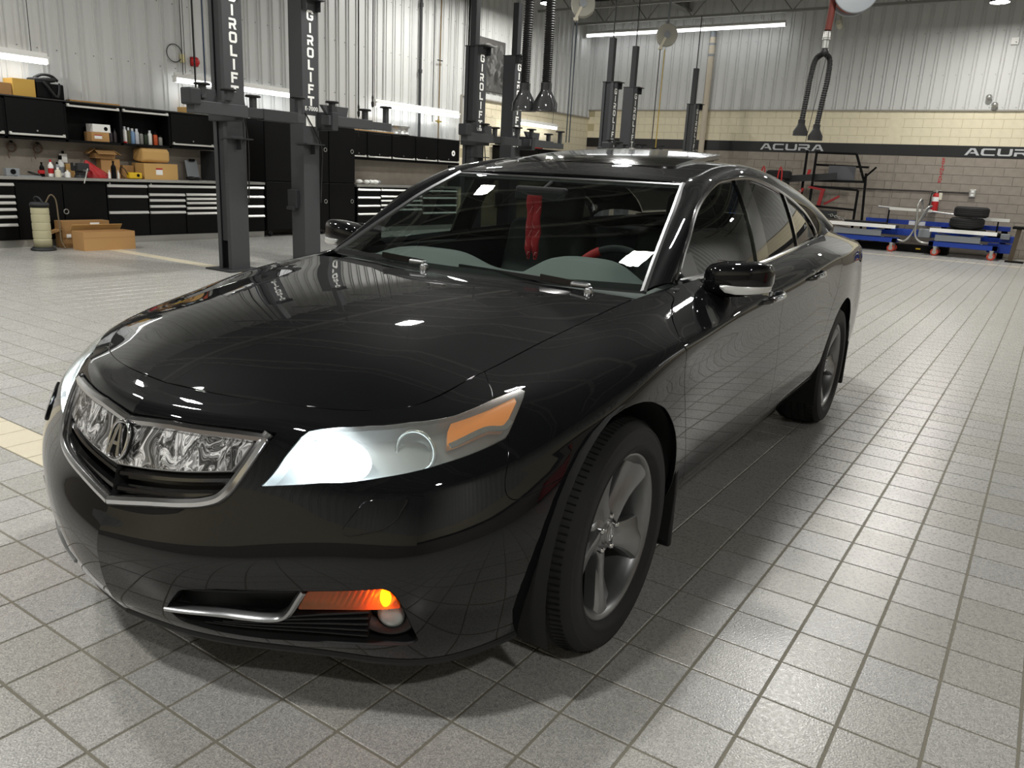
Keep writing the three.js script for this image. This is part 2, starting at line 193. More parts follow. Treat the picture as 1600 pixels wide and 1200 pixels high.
// ================================================================ the car
const CAR_POS = [-0.957096, 0, 1.018074], CAR_TURN = 0.0228495;
const BODY = [[[0,0.185,0.884],[0.0,0.25,0.93],[0.0,0.34,0.953],[0.0,0.43,0.95],[0,0.492,0.918],[0,0.565,0.896],[0,0.635,0.87],[0,0.7,0.842],[0,0.735,0.8],[0,0.757,0.752]],[[0.2,0.185,0.852],[0.203,0.25,0.8982],[0.2096,0.34,0.922],[0.2142,0.435,0.9219],[0.214,0.505,0.893],[0.213,0.575,0.868],[0.21,0.64,0.84],[0.206,0.703,0.808],[0.203,0.736,0.768],[0.2,0.7568,0.725]],[[0.37,0.185,0.787],[0.381,0.25,0.8328],[0.3942,0.34,0.8582],[0.4044,0.445,0.8585],[0.406,0.525,0.83],[0.406,0.59,0.805],[0.404,0.65,0.775],[0.4,0.71,0.74],[0.392,0.742,0.7],[0.38,0.7551,0.665]],[[0.535,0.185,0.708],[0.55,0.25,0.7463],[0.571,0.34,0.7703],[0.588,0.455,0.7732],[0.59,0.545,0.745],[0.588,0.595,0.722],[0.58,0.645,0.692],[0.565,0.695,0.658],[0.54,0.73,0.622],[0.505,0.7529,0.59]],[[0.69,0.185,0.632],[0.708,0.25,0.6578],[0.7306,0.34,0.6746],[0.7422,0.47,0.6723],[0.735,0.565,0.642],[0.728,0.612,0.62],[0.712,0.66,0.592],[0.685,0.705,0.56],[0.65,0.742,0.531],[0.6,0.7689,0.5]],[[0.79,0.19,0.505],[0.811,0.25,0.5205],[0.8332,0.34,0.5241],[0.8474,0.48,0.5277],[0.836,0.58,0.505],[0.822,0.635,0.484],[0.8,0.685,0.458],[0.765,0.735,0.426],[0.715,0.775,0.396],[0.634,0.804,0.368]],[[0.85,0.2,0.345],[0.868,0.26,0.354],[0.891,0.34,0.3618],[0.906,0.48,0.3606],[0.894,0.61,0.348],[0.879,0.67,0.333],[0.853,0.722,0.314],[0.81,0.765,0.291],[0.74,0.803,0.266],[0.645,0.8257,0.245]],[[0.868,0.2,0.06],[0.902,0.27,0.06],[0.918,0.36,0.06],[0.928,0.5,0.06],[0.931,0.64,0.06],[0.925,0.715,0.06],[0.906,0.768,0.06],[0.87,0.8,0.06],[0.78,0.838,0.06],[0.66,0.8587,0.06]],[[0.865,0.24,-0.18],[0.903,0.31,-0.18],[0.92,0.39,-0.18],[0.935,0.53,-0.18],[0.941,0.68,-0.18],[0.942,0.765,-0.18],[0.932,0.828,-0.18],[0.895,0.85,-0.18],[0.8,0.886,-0.18],[0.68,0.8952,-0.18]],[[0.862,0.27,-0.42],[0.9,0.33,-0.42],[0.921,0.4,-0.42],[0.937,0.54,-0.42],[0.943,0.69,-0.42],[0.946,0.785,-0.42],[0.944,0.85,-0.42],[0.915,0.868,-0.42],[0.82,0.912,-0.42],[0.705,0.931,-0.42]],[[0.862,0.275,-0.66],[0.9,0.335,-0.66],[0.921,0.4,-0.66],[0.937,0.54,-0.66],[0.943,0.7,-0.66],[0.946,0.8,-0.66],[0.945,0.87,-0.66],[0.922,0.888,-0.66],[0.86,0.925,-0.66],[0.755,0.962,-0.66]],[[0.862,0.275,-1.02],[0.9,0.335,-1.02],[0.921,0.4,-1.02],[0.937,0.54,-1.02],[0.944,0.7,-1.02],[0.947,0.81,-1.02],[0.946,0.888,-1.02],[0.927,0.908,-1.02],[0.876,0.948,-1.02],[0.788,0.976,-1.02]],[[0.862,0.275,-1.43],[0.9,0.335,-1.43],[0.921,0.4,-1.43],[0.937,0.54,-1.43],[0.944,0.7,-1.43],[0.947,0.82,-1.43],[0.947,0.906,-1.43],[0.929,0.924,-1.43],[0.88,0.961,-1.43],[0.803,0.984,-1.43]],[[0.862,0.275,-1.95],[0.9,0.335,-1.95],[0.921,0.4,-1.95],[0.937,0.54,-1.95],[0.944,0.71,-1.95],[0.947,0.84,-1.95],[0.947,0.938,-1.95],[0.93,0.955,-1.95],[0.88,0.986,-1.95],[0.8,1.008,-1.95]],[[0.865,0.27,-2.4],[0.902,0.33,-2.4],[0.921,0.4,-2.4],[0.937,0.54,-2.4],[0.944,0.71,-2.4],[0.945,0.85,-2.4],[0.94,0.962,-2.4],[0.922,0.978,-2.4],[0.868,1.006,-2.4],[0.778,1.03,-2.4]],[[0.865,0.24,-2.8],[0.902,0.31,-2.8],[0.921,0.39,-2.8],[0.937,0.54,-2.8],[0.945,0.71,-2.8],[0.942,0.85,-2.8],[0.93,0.972,-2.8],[0.905,0.99,-2.8],[0.835,1.018,-2.8],[0.745,1.045,-2.8]],[[0.855,0.24,-3.2],[0.89,0.31,-3.2],[0.908,0.39,-3.2],[0.922,0.54,-3.2],[0.925,0.71,-3.2],[0.915,0.85,-3.2],[0.898,0.975,-3.2],[0.87,0.998,-3.2],[0.79,1.028,-3.2],[0.69,1.055,-3.2]],[[0.8,0.24,-3.56],[0.835,0.31,-3.58],[0.855,0.39,-3.59],[0.868,0.54,-3.59],[0.868,0.71,-3.58],[0.855,0.85,-3.56],[0.835,0.975,-3.54],[0.805,1.0,-3.52],[0.72,1.032,-3.46],[0.64,1.06,-3.42]],[[0.56,0.25,-3.78],[0.59,0.32,-3.82],[0.61,0.4,-3.84],[0.62,0.54,-3.85],[0.62,0.71,-3.84],[0.61,0.85,-3.83],[0.6,0.975,-3.81],[0.58,1.01,-3.78],[0.55,1.045,-3.7],[0.52,1.06,-3.6]],[[0,0.25,-3.86],[0,0.32,-3.9],[0,0.4,-3.92],[0,0.54,-3.93],[0,0.71,-3.93],[0,0.85,-3.92],[0,0.975,-3.9],[0,1.01,-3.88],[0,1.055,-3.8],[0,1.07,-3.7]]];
const UV = {"headlight":[[0.402,0.56],[0.434,0.631],[0.465,0.679],[0.531,0.714],[0.607,0.743],[0.715,0.753],[0.826,0.733],[0.94,0.735],[1.048,0.727],[1.055,0.71],[1.034,0.694],[0.957,0.641],[0.947,0.636],[0.791,0.626],[0.656,0.613],[0.524,0.593]],"amber":[[0.819,0.722],[0.916,0.719],[1.023,0.719],[1.02,0.705],[0.957,0.657],[0.954,0.656],[0.916,0.666],[0.801,0.659],[0.805,0.692]],"grilleOut":[[0.0,0.662],[0.069,0.666],[0.139,0.669],[0.271,0.667],[0.395,0.664],[0.361,0.593],[0.34,0.527],[0.319,0.497],[0.288,0.482],[0.253,0.474],[0.135,0.459],[0.003,0.432]],"plate":[[0.003,0.652],[0.146,0.656],[0.274,0.657],[0.357,0.656],[0.323,0.598],[0.003,0.563]],"fog":[[0.198,0.106],[0.25,0.166],[0.35,0.19],[0.545,0.215],[0.697,0.237],[0.715,0.228],[0.732,0.204],[0.781,0.098],[0.774,0.088],[0.76,0.084],[0.628,0.07],[0.447,0.055],[0.319,0.06],[0.225,0.073]],"chrome":[[0.191,0.101],[0.34,0.118],[0.465,0.119],[0.493,0.127],[0.506,0.139],[0.541,0.212]],"turn":[[0.548,0.21],[0.628,0.227],[0.69,0.235],[0.718,0.219],[0.739,0.18],[0.631,0.166],[0.527,0.152]],"fogc":[[0.722,0.139]],"fogbez":[[0.69,0.124]],"washer":[[0.6,0.416],[0.628,0.52],[0.642,0.531],[0.711,0.536],[0.715,0.52],[0.701,0.447],[0.676,0.414],[0.617,0.401],[0.604,0.406]],"seamTop":[[1.006,0.821],[0.985,0.795],[0.951,0.737]],"seamLow":[[0.957,0.641],[0.944,0.591],[0.94,0.478],[0.951,0.445],[0.971,0.429],[1.044,0.427],[1.159,0.416]],"arch":[[1.082,0.0],[1.068,0.051],[1.058,0.109],[1.051,0.159],[1.051,0.207],[1.055,0.255],[1.068,0.301],[1.086,0.346],[1.11,0.387],[1.138,0.427],[1.169,0.469],[1.207,0.505],[1.249,0.533],[1.294,0.548],[1.346,0.548],[1.395,0.536],[1.447,0.515],[1.499,0.487],[1.547,0.455],[1.596,0.424],[1.637,0.392],[1.676,0.358],[1.71,0.323],[1.738,0.283],[1.759,0.242],[1.776,0.194],[1.787,0.142],[1.787,0.083],[1.783,0.022],[1.769,0.0]],"archR":[[3.83,0.0],[3.812,0.0],[3.809,0.066],[3.809,0.132],[3.819,0.19],[3.837,0.24],[3.861,0.285],[3.889,0.323],[3.927,0.356],[3.965,0.384],[4.014,0.407],[4.062,0.424],[4.114,0.435],[4.17,0.442],[4.222,0.442],[4.277,0.435],[4.333,0.424],[4.385,0.406],[4.43,0.382],[4.475,0.354],[4.51,0.321],[4.537,0.285],[4.562,0.243],[4.579,0.197],[4.586,0.146],[4.589,0.089],[4.583,0.031],[4.569,0.0]]};
// natural cubic spline tensor surface through the control points
function natM(t, y) {
  const n = t.length, c = new Float64Array(n), d = new Float64Array(n), M = new Float64Array(n);
  for (let i = 1; i < n - 1; i++) {
    const h0 = t[i] - t[i - 1], h1 = t[i + 1] - t[i], a = h0, b = 2 * (h0 + h1), r = 6 * ((y[i + 1] - y[i]) / h1 - (y[i] - y[i - 1]) / h0);
    const w = b - a * c[i - 1]; c[i] = h1 / w; d[i] = (r - a * d[i - 1]) / w;
  }
  for (let i = n - 2; i > 0; i--) M[i] = d[i] - c[i] * M[i + 1];
  return M;
}
function spl(t, y, M, x) {
  const n = t.length; let i = 0; while (i < n - 2 && x > t[i + 1]) i++;
  const h = t[i + 1] - t[i], a = (t[i + 1] - x) / h, b = (x - t[i]) / h;
  return a * y[i] + b * y[i + 1] + ((a * a * a - a) * M[i] + (b * b * b - b) * M[i + 1]) * h * h / 6;
}
function curve1(t, y) { const T = t.slice(), Y = y.slice(); if (T[0] > T[T.length - 1]) { T.reverse(); Y.reverse(); } const M = natM(T, Y); return x => spl(T, Y, M, x); }
function tensor(P) {
  const nu = P.length, nv = P[0].length, u = [0], v = [0]; const D = (a, b) => Math.hypot(a[0] - b[0], a[1] - b[1], a[2] - b[2]);
  for (let i = 1; i < nu; i++) { let s = 0; for (let j = 0; j < nv; j++) s += D(P[i][j], P[i - 1][j]); u.push(u[i - 1] + s / nv); }
  for (let j = 1; j < nv; j++) { let s = 0; for (let i = 0; i < nu; i++) s += D(P[i][j], P[i][j - 1]); v.push(v[j - 1] + s / nu); }
  const Y = [], M = []; for (let j = 0; j < nv; j++) for (let k = 0; k < 3; k++) { const y = P.map(r => r[j][k]); Y.push(y); M.push(natM(u, y)); }
  const pos = (a, b) => { const o = [0, 0, 0]; for (let k = 0; k < 3; k++) { const q = []; for (let j = 0; j < nv; j++) q.push(spl(u, Y[j * 3 + k], M[j * 3 + k], a)); o[k] = spl(v, q, natM(v, q), b); } return V(...o); };
  return { pos, u, v, vm: v[nv - 1], um: u[nu - 1] };
}
function surf(pos, flip = 1) {   // adds normals by differences
  const e = 0.003;
  return { pos, nrm: (a, b) => { const du = pos(a + e, b).sub(pos(a - e, b)), dv = pos(a, b + e).sub(pos(a, b - e)); return du.cross(dv).multiplyScalar(flip).normalize(); } };
}
const BT = tensor(BODY), BS = Object.assign(surf(BT.pos, 1), { vm: BT.vm, um: BT.um, u: BT.u });
// open smooth resampling of a list of 2D points
function sm(pts, n = 6) { const c = new THREE.CatmullRomCurve3(pts.map(p => V(p[0], p[1], 0)), false, 'centripetal'); return c.getPoints(n * (pts.length - 1)).map(p => [p.x, p.y]); }
function dense(poly, step) { const o = []; for (let i = 0; i < poly.length; i++) { const a = poly[i], b = poly[(i + 1) % poly.length], L = Math.hypot(b[0] - a[0], b[1] - a[1]); if (L < 1e-6) continue; const n = Math.max(1, Math.ceil(L / step)); for (let k = 0; k < n; k++) o.push([lerp(a[0], b[0], k / n), lerp(a[1], b[1], k / n)]); } return o; }
function area2(p) { let s = 0; for (let i = 0; i < p.length; i++) { const a = p[i], b = p[(i + 1) % p.length]; s += a[0] * b[1] - a[1] * b[0]; } return s / 2; }
function inset(poly, d) {   // shift every edge inward by d (polygon counter-clockwise)
  const ccw = area2(poly) > 0 ? 1 : -1, n = poly.length, o = [];
  for (let i = 0; i < n; i++) {
    const p = poly[(i + n - 1) % n], c = poly[i], q = poly[(i + 1) % n];
    let a = [c[0] - p[0], c[1] - p[1]], b = [q[0] - c[0], q[1] - c[1]]; const la = Math.hypot(...a) || 1e-9, lb = Math.hypot(...b) || 1e-9; a = [a[0] / la, a[1] / la]; b = [b[0] / lb, b[1] / lb];
    const na = [-a[1] * ccw, a[0] * ccw], nb = [-b[1] * ccw, b[0] * ccw]; let m = [na[0] + nb[0], na[1] + nb[1]]; const k = Math.max(0.35, (m[0] * m[0] + m[1] * m[1]) / 2);
    o.push([c[0] + m[0] * d / k, c[1] + m[1] * d / k]);
  }
  return o;
}
function clipCell(poly, x0, y0, x1, y1) {
  let p = poly;
  for (const [ax, s, lim] of [[0, 1, x0], [0, -1, -x1], [1, 1, y0], [1, -1, -y1]]) {
    const o = []; for (let i = 0; i < p.length; i++) { const a = p[i], b = p[(i + 1) % p.length], fa = s * a[ax] - lim, fb = s * b[ax] - lim; if (fa >= 0) o.push(a); if ((fa >= 0) !== (fb >= 0)) { const t = fa / (fa - fb); o.push([lerp(a[0], b[0], t), lerp(a[1], b[1], t)]); } }
    p = o; if (p.length < 3) return null;
  }
  return p;
}
// trimmed skin of a surface over a polygon of its own parameters, with a rounded return edge
function skin(S, poly, o = {}) {
  const { cell = 0.03, gap = 0.0022, lip = 0.014, r = 0.0016, off = 0, edge = true, skip = null, uvs = 1 } = o;
  let P = dense(poly, o.step || 0.02); if (gap) P = inset(P, gap); if (skip) P = P.map(p => [p[0] < 0.004 ? 0 : p[0] > BT.um - 0.004 ? BT.um : p[0], p[1]]);
  const pos = [], nor = [], uv = [], cache = new Map();
  const at = (a, b) => { const k = a.toFixed(5) + ',' + b.toFixed(5); let c = cache.get(k); if (!c) { const n = S.nrm(a, b), p = S.pos(a, b); if (off) p.addScaledVector(n, off); c = [p, n]; cache.set(k, c); } return c; };
  const tri = (A, B, C) => {
    const [a, na] = at(...A), [b, nb] = at(...B), [c, nc] = at(...C);
    const f = b.clone().sub(a).cross(c.clone().sub(a)); if (f.lengthSq() < 1e-16) return; const sw = f.dot(na) < 0;
    for (const [q, n, t] of sw ? [[a, na, A], [c, nc, C], [b, nb, B]] : [[a, na, A], [b, nb, B], [c, nc, C]]) { pos.push(q.x, q.y, q.z); nor.push(n.x, n.y, n.z); uv.push(t[0] * uvs, t[1] * uvs); }
  };
  let x0 = 1e9, x1 = -1e9, y0 = 1e9, y1 = -1e9; for (const p of P) { x0 = Math.min(x0, p[0]); x1 = Math.max(x1, p[0]); y0 = Math.min(y0, p[1]); y1 = Math.max(y1, p[1]); }
  const nx = Math.max(1, Math.ceil((x1 - x0) / cell)), ny = Math.max(1, Math.ceil((y1 - y0) / cell));
  for (let i = 0; i < nx; i++) {
    const a0 = lerp(x0, x1, i / nx), a1 = lerp(x0, x1, (i + 1) / nx), colp = clipCell(P, a0, y0 - 1, a1, y1 + 1); if (!colp) continue;
    for (let j = 0; j < ny; j++) {
      const q = clipCell(colp, a0, lerp(y0, y1, j / ny), a1, lerp(y0, y1, (j + 1) / ny)); if (!q) continue;
      const d = q.filter((p, k) => { const n = q[(k + 1) % q.length]; return Math.hypot(p[0] - n[0], p[1] - n[1]) > 1e-6; }); if (d.length < 3) continue;
      const c = area2(d) < 0 ? d.slice().reverse() : d;
      for (const t of THREE.ShapeUtils.triangulateShape(c.map(p => new THREE.Vector2(p[0], p[1])), [])) tri(c[t[0]], c[t[1]], c[t[2]]);
    }
  }
  if (edge) {
    const n = P.length, ccw = area2(P) > 0 ? 1 : -1, rings = [];
    for (let i = 0; i < n; i++) {
      const [p, nn] = at(...P[i]), [pa] = at(...P[(i + n - 1) % n]), [pb] = at(...P[(i + 1) % n]);
      const t = pb.clone().sub(pa).normalize(), inP = inset([P[(i + n - 1) % n], P[i], P[(i + 1) % n]], 0);   // tangent along the edge
      let out = t.clone().cross(nn).normalize(); // points to one side
      const test = [P[i][0], P[i][1]]; const e2 = [P[(i + 1) % n][0] - P[(i + n - 1) % n][0], P[(i + 1) % n][1] - P[(i + n - 1) % n][1]], l = Math.hypot(...e2) || 1e-9;
      const q = S.pos(test[0] + e2[1] / l * ccw * 0.004, test[1] - e2[0] / l * ccw * 0.004).sub(S.pos(...test)); if (q.dot(out) < 0) out.negate();
      rings.push([p, nn, out]);
    }
    for (let i = 0; i < n; i++) {
      if (skip && skip(P[i], P[(i + 1) % n])) continue;
      const [p, a, t] = rings[i], [q, b, w] = rings[(i + 1) % n];
      const lay = (P0, N, T) => [[P0, N], [P0.clone().addScaledVector(T, r * 0.7).addScaledVector(N, -r * 0.3), T.clone().add(N).normalize()], [P0.clone().addScaledVector(T, r).addScaledVector(N, -r), T], [P0.clone().addScaledVector(T, r).addScaledVector(N, -lip), T]];
      const A = lay(p, a, t), B = lay(q, b, w);
      for (let k = 0; k < 3; k++) for (const tr of [[A[k], B[k], B[k + 1]], [A[k], B[k + 1], A[k + 1]]]) {
        const f = tr[1][0].clone().sub(tr[0][0]).cross(tr[2][0].clone().sub(tr[0][0])); const mid = tr[0][1].clone().add(tr[1][1]).add(tr[2][1]);
        for (const [v0, nn] of f.dot(mid) < 0 ? [tr[0], tr[2], tr[1]] : tr) { pos.push(v0.x, v0.y, v0.z); nor.push(nn.x, nn.y, nn.z); uv.push(0, 0); }
      }
    }
  }
  const g = new THREE.BufferGeometry(); g.setAttribute('position', new THREE.Float32BufferAttribute(pos, 3)); g.setAttribute('normal', new THREE.Float32BufferAttribute(nor, 3)); g.setAttribute('uv', new THREE.Float32BufferAttribute(uv, 2)); return g;
}
// moulding swept along a path on a surface: profile points [across, out]
function sweepOn(S, path, prof, closed = false, flipAcross = 1) {
  const n = path.length, R = [];
  for (let i = 0; i < n; i++) {
    const p = S.pos(...path[i]), N = S.nrm(...path[i]); const a = S.pos(...path[closed ? (i + n - 1) % n : Math.max(0, i - 1)]), b = S.pos(...path[closed ? (i + 1) % n : Math.min(n - 1, i + 1)]);
    const T = b.sub(a).normalize(), A = N.clone().cross(T).normalize().multiplyScalar(flipAcross);
    R.push(prof.map(([c, h]) => p.clone().addScaledVector(A, c).addScaledVector(N, h)));
  }
  return ringsGeo(R, closed);
}
function ringsGeo(R, closed = false, crease = 0.6, capEnds = true) {   // rings are closed loops
  const pos = [], m = R[0].length, n = R.length; const q = (a, b, c) => pos.push(a.x, a.y, a.z, b.x, b.y, b.z, c.x, c.y, c.z);
  for (let i = 0; i < (closed ? n : n - 1); i++) for (let k = 0; k < m; k++) { const a = R[i][k], b = R[(i + 1) % n][k], c = R[(i + 1) % n][(k + 1) % m], d = R[i][(k + 1) % m]; q(a, b, c); q(a, c, d); }
  if (!closed && capEnds) for (const [r, s] of [[R[0], 1], [R[n - 1], -1]]) { const c = r.reduce((s, v) => s.add(v), V(0, 0, 0)).multiplyScalar(1 / m); for (let k = 0; k < m; k++) s > 0 ? q(c, r[k], r[(k + 1) % m]) : q(c, r[(k + 1) % m], r[k]); }
  let g = new THREE.BufferGeometry(); g.setAttribute('position', new THREE.Float32BufferAttribute(pos, 3)); return creased(g, crease);
}
function creased(g, ang = 0.6) {   // smooth normals inside the crease angle; faces turned outward are left as given
  g.computeVertexNormals(); const p = g.attributes.position, n = p.count, key = i => p.getX(i).toFixed(4) + p.getY(i).toFixed(4) + p.getZ(i).toFixed(4), map = new Map(), fn = [];
  for (let i = 0; i < n; i += 3) { const a = V().fromBufferAttribute(p, i), b = V().fromBufferAttribute(p, i + 1), c = V().fromBufferAttribute(p, i + 2); const f = b.sub(a).cross(c.sub(a)); for (let k = 0; k < 3; k++) { fn.push(f); const s = key(i + k); if (!map.has(s)) map.set(s, []); map.get(s).push(i + k); } }
  const N = new Float32Array(n * 3), co = Math.cos(ang), u = fn.map(f => f.clone().normalize());
  for (let i = 0; i < n; i++) { const s = V(); for (const j of map.get(key(i))) if (u[i].dot(u[j]) > co) s.add(fn[j]); s.normalize(); N[3 * i] = s.x; N[3 * i + 1] = s.y; N[3 * i + 2] = s.z; }
  g.setAttribute('normal', new THREE.BufferAttribute(N, 3)); g.setAttribute('uv', new THREE.BufferAttribute(new Float32Array(n * 2), 2)); return g;
}
function roundPoly(poly, r, n = 4) { const o = [], N = poly.length; for (let i = 0; i < N; i++) { const p = poly[(i + N - 1) % N], c = poly[i], q = poly[(i + 1) % N]; const la = Math.hypot(p[0] - c[0], p[1] - c[1]), lb = Math.hypot(q[0] - c[0], q[1] - c[1]), d = Math.min(r, la / 2.2, lb / 2.2); const a = [c[0] + (p[0] - c[0]) * d / la, c[1] + (p[1] - c[1]) * d / la], b = [c[0] + (q[0] - c[0]) * d / lb, c[1] + (q[1] - c[1]) * d / lb]; for (let k = 0; k <= n; k++) { const t = k / n; o.push([(1 - t) * (1 - t) * a[0] + 2 * t * (1 - t) * c[0] + t * t * b[0], (1 - t) * (1 - t) * a[1] + 2 * t * (1 - t) * c[1] + t * t * b[1]]); } } return o; }

// ---- materials of the car
const CM = {
  paint: phys({ color: new THREE.Color(0.0045, 0.0048, 0.0055), roughness: 0.5, metalness: 0, specularIntensity: 0.04, clearcoat: 1, clearcoatRoughness: 0.015, ior: 1.5 }),
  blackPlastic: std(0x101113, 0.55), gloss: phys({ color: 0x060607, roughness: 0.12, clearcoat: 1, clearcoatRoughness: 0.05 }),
  chrome: std(0xd8d8da, 0.12, 1), satin: std(0xb9bbbd, 0.28, 1), rubber: std(0x1a1a1b, 0.75), alloy: std(0x8e8f90, 0.34, 0.85), dark: std(0x050505, 0.9),
  glass: phys({ color: new THREE.Color(0.72, 0.80, 0.77), roughness: 0.0, transmission: 1, thickness: 0, ior: 1.52, side: THREE.DoubleSide }),
  tint: phys({ color: new THREE.Color(0.10, 0.11, 0.11), roughness: 0.0, transmission: 1, thickness: 0, ior: 1.7, side: THREE.DoubleSide }),
  tintF: phys({ color: new THREE.Color(0.34, 0.40, 0.38), roughness: 0.0, transmission: 1, thickness: 0, ior: 1.75, side: THREE.DoubleSide }),
};
const car = thing('sedan', 'glossy black four-door sedan with headlights on, parked in the tiled aisle', 'car', CAR_POS, CAR_TURN);
const part = (name, geo, mat, parent = car) => mesh(name, geo, mat, parent);
const partGroup = (name, parent = car) => { const g = new THREE.Group(); g.name = name; parent.add(g); return g; };
const VM = BS.vm;

// ---- outlines on the body surface
const HL = UV.headlight, hlBottom = HL.slice(11).concat([HL[0]]), hlInner = sm([HL[0], HL[1], HL[2]], 3), hlTop = HL.slice(2, 9);
UV.seamLow[6] = UV.arch[9]; const archF = UV.arch, seamLow = sm(UV.seamLow, 4), seamTop = sm([[1.012, VM], UV.seamTop[1], UV.seamTop[2]], 4);
const kArch = 9, archFront = archF.slice(0, kArch + 1), archBack = archF.slice(kArch);
const doorF = sm([[2.0, VM], [1.975, 0.785], [1.884, 0.743], [1.775, 0.692], [1.71, 0.632], [1.731, 0.465], [1.787, 0.334], [1.86, 0.2], [1.91, 0.1]], 5);
const doorB = sm([[2.78, VM], [2.765, 0.725], [2.745, 0.645], [2.76, 0.548], [2.817, 0.358], [2.855, 0.212], [2.862, 0.1]], 5);
const rdoor = sm([[3.781, VM], [3.83, 0.735], [3.885, 0.626], [3.90, 0.563], [3.885, 0.497], [3.82, 0.444], [3.755, 0.37], [3.715, 0.277], [3.69, 0.197], [3.676, 0.1]], 5);
const SILL = 0.1;
const grille = [...UV.grilleOut.slice(0, 5), ...sm(UV.grilleOut.slice(4, 12), 3).slice(1)];
grille[0] = [0, grille[0][1]]; grille[grille.length - 1] = [0, grille[grille.length - 1][1]];
const fog = roundPoly(UV.fog, 0.012);
const kt = hlTop.length - 1; const hlTopTo = [...hlTop.slice(0, 6), UV.seamTop[2]];
let bump = [[0, 0]];
{ // bottom edge with a slit up to the fog lamp opening
  let best = 0; fog.forEach((p, i) => { if (p[1] < fog[best][1]) best = i; });
  const loop = []; const rev = area2(fog) > 0 ? -1 : 1; for (let k = 0; k <= fog.length; k++) loop.push(fog[(best + rev * k + fog.length * 2) % fog.length]);
  bump.push([fog[best][0] - 0.0001, 0], ...loop, [fog[best][0] + 0.0001, 0]);
}
bump.push(...archFront, ...seamLow.slice().reverse().slice(1), ...hlBottom.slice(1, -1), ...hlInner, ...hlTopTo.slice(1), ...seamTop.slice().reverse().slice(1), [0.9, VM], [0.6, VM], [0.3, VM], [0, VM], ...grille);
const fenderP = [...seamTop, ...HL.slice(8, 12), ...seamLow.slice(1), ...archBack.slice(1), [1.91, 0], ...doorF.slice().reverse()];
const doorFP = [...doorF, ...doorB.slice().reverse()];
const doorRP = [...doorB, ...rdoor.slice().reverse()];
const quarterP = [...rdoor, [3.676, SILL], [3.809, SILL], ...UV.archR.slice(3), [5.0, 0], [BS.um, 0], [BS.um, VM]];
const sillP = [[1.913, 0], [3.806, 0], [3.806, SILL], [1.913, SILL]];
const onCentre = (a, b) => a[0] < 0.006 && b[0] < 0.006;

const bumperG = skin(BS, bump, { cell: 0.025, skip: onCentre, gap: 0.0018 });
part('front_bumper', both(bumperG), CM.paint);
for (const [nm, P] of [['fender', fenderP], ['front_door', doorFP], ['rear_door', doorRP], ['side_sill', sillP]]) { const g = skin(BS, P, { cell: 0.03 }); part(nm, g, CM.paint); part(nm, mirrorX(g), CM.paint); }
part('rear_quarter_and_bumper', both(skin(BS, quarterP, { cell: 0.045, skip: (a, b) => a[0] > BS.um - 0.01 && b[0] > BS.um - 0.01 })), CM.paint);

// ---- hood
const YC = curve1([.80, .752, .64, .5, .3, .1, -.1, -.3, -.45], [.735, .757, .802, .842, .880, .907, .927, .942, .950]);
const CC = curve1([.80, .752, .725, .665, .6, .5, .375, .245, .06, -.18, -.43, -.5], [.14, .135, .127, .110, .101, .0745, .0575, .0533, .042, .027, .005, 0]);
const softp = t => 0.012 * Math.log1p(Math.exp(t / 0.012));
const hoodY = (x, z) => { const xc = .52 - .14 * clamp((z + .3), 0, 1); return YC(z) - CC(z) * (x / .65) ** 2 - .05 * softp(Math.abs(x) - xc) + .05 * softp(-xc); };
const HS = surf((x, z) => V(x, hoodY(x, z), z), -1);
const cutLine = []; for (let i = 0; i <= 60; i++) { const p = BS.pos(lerp(0.0, BT.u[9], i / 60), VM); cutLine.push([p.x, p.z]); }
const hoodRear = sm([[0.70, -0.425], [0.5, -0.405], [0.25, -0.385], [0, -0.378]], 6);
const hoodHalf = [...cutLine, ...hoodRear.slice(1)];
const hoodP = [...hoodHalf, ...hoodHalf.slice(1, -1).reverse().map(p => [-p[0], p[1]])];
part('hood', skin(HS, hoodP, { cell: 0.03, gap: 0.0028 }), CM.paint);

// ---- greenhouse
const gx = (y, z) => { const dy = y - .975; return .805 - .28 * dy - .51 * dy * dy - .009 * Math.log1p(Math.exp((z + 1.35) / .1)) - .036 * Math.max(0, -1.5 - z) ** 2; };
const GS = surf((z, y) => V(gx(y, z), y, z), -1);   // parameters (z, y)
const dloTop = [[-.672, .968], [-.700, .99], [-.733, 1.021], [-.768, 1.052], [-.846, 1.108], [-.906, 1.154], [-.985, 1.202], [-1.105, 1.252], [-1.257, 1.296], [-1.376, 1.310], [-1.572, 1.322], [-1.795, 1.321], [-2.108, 1.283], [-2.421, 1.223], [-2.70, 1.145], [-2.855, 1.06], [-2.865, 1.02]];
const dloTopS = sm(dloTop, 6);
const beltY = curve1([-.3, -.66, -1.02, -1.43, -1.95, -2.4, -2.8], [.955, .972, .980, .988, 1.010, 1.022, 1.03]);
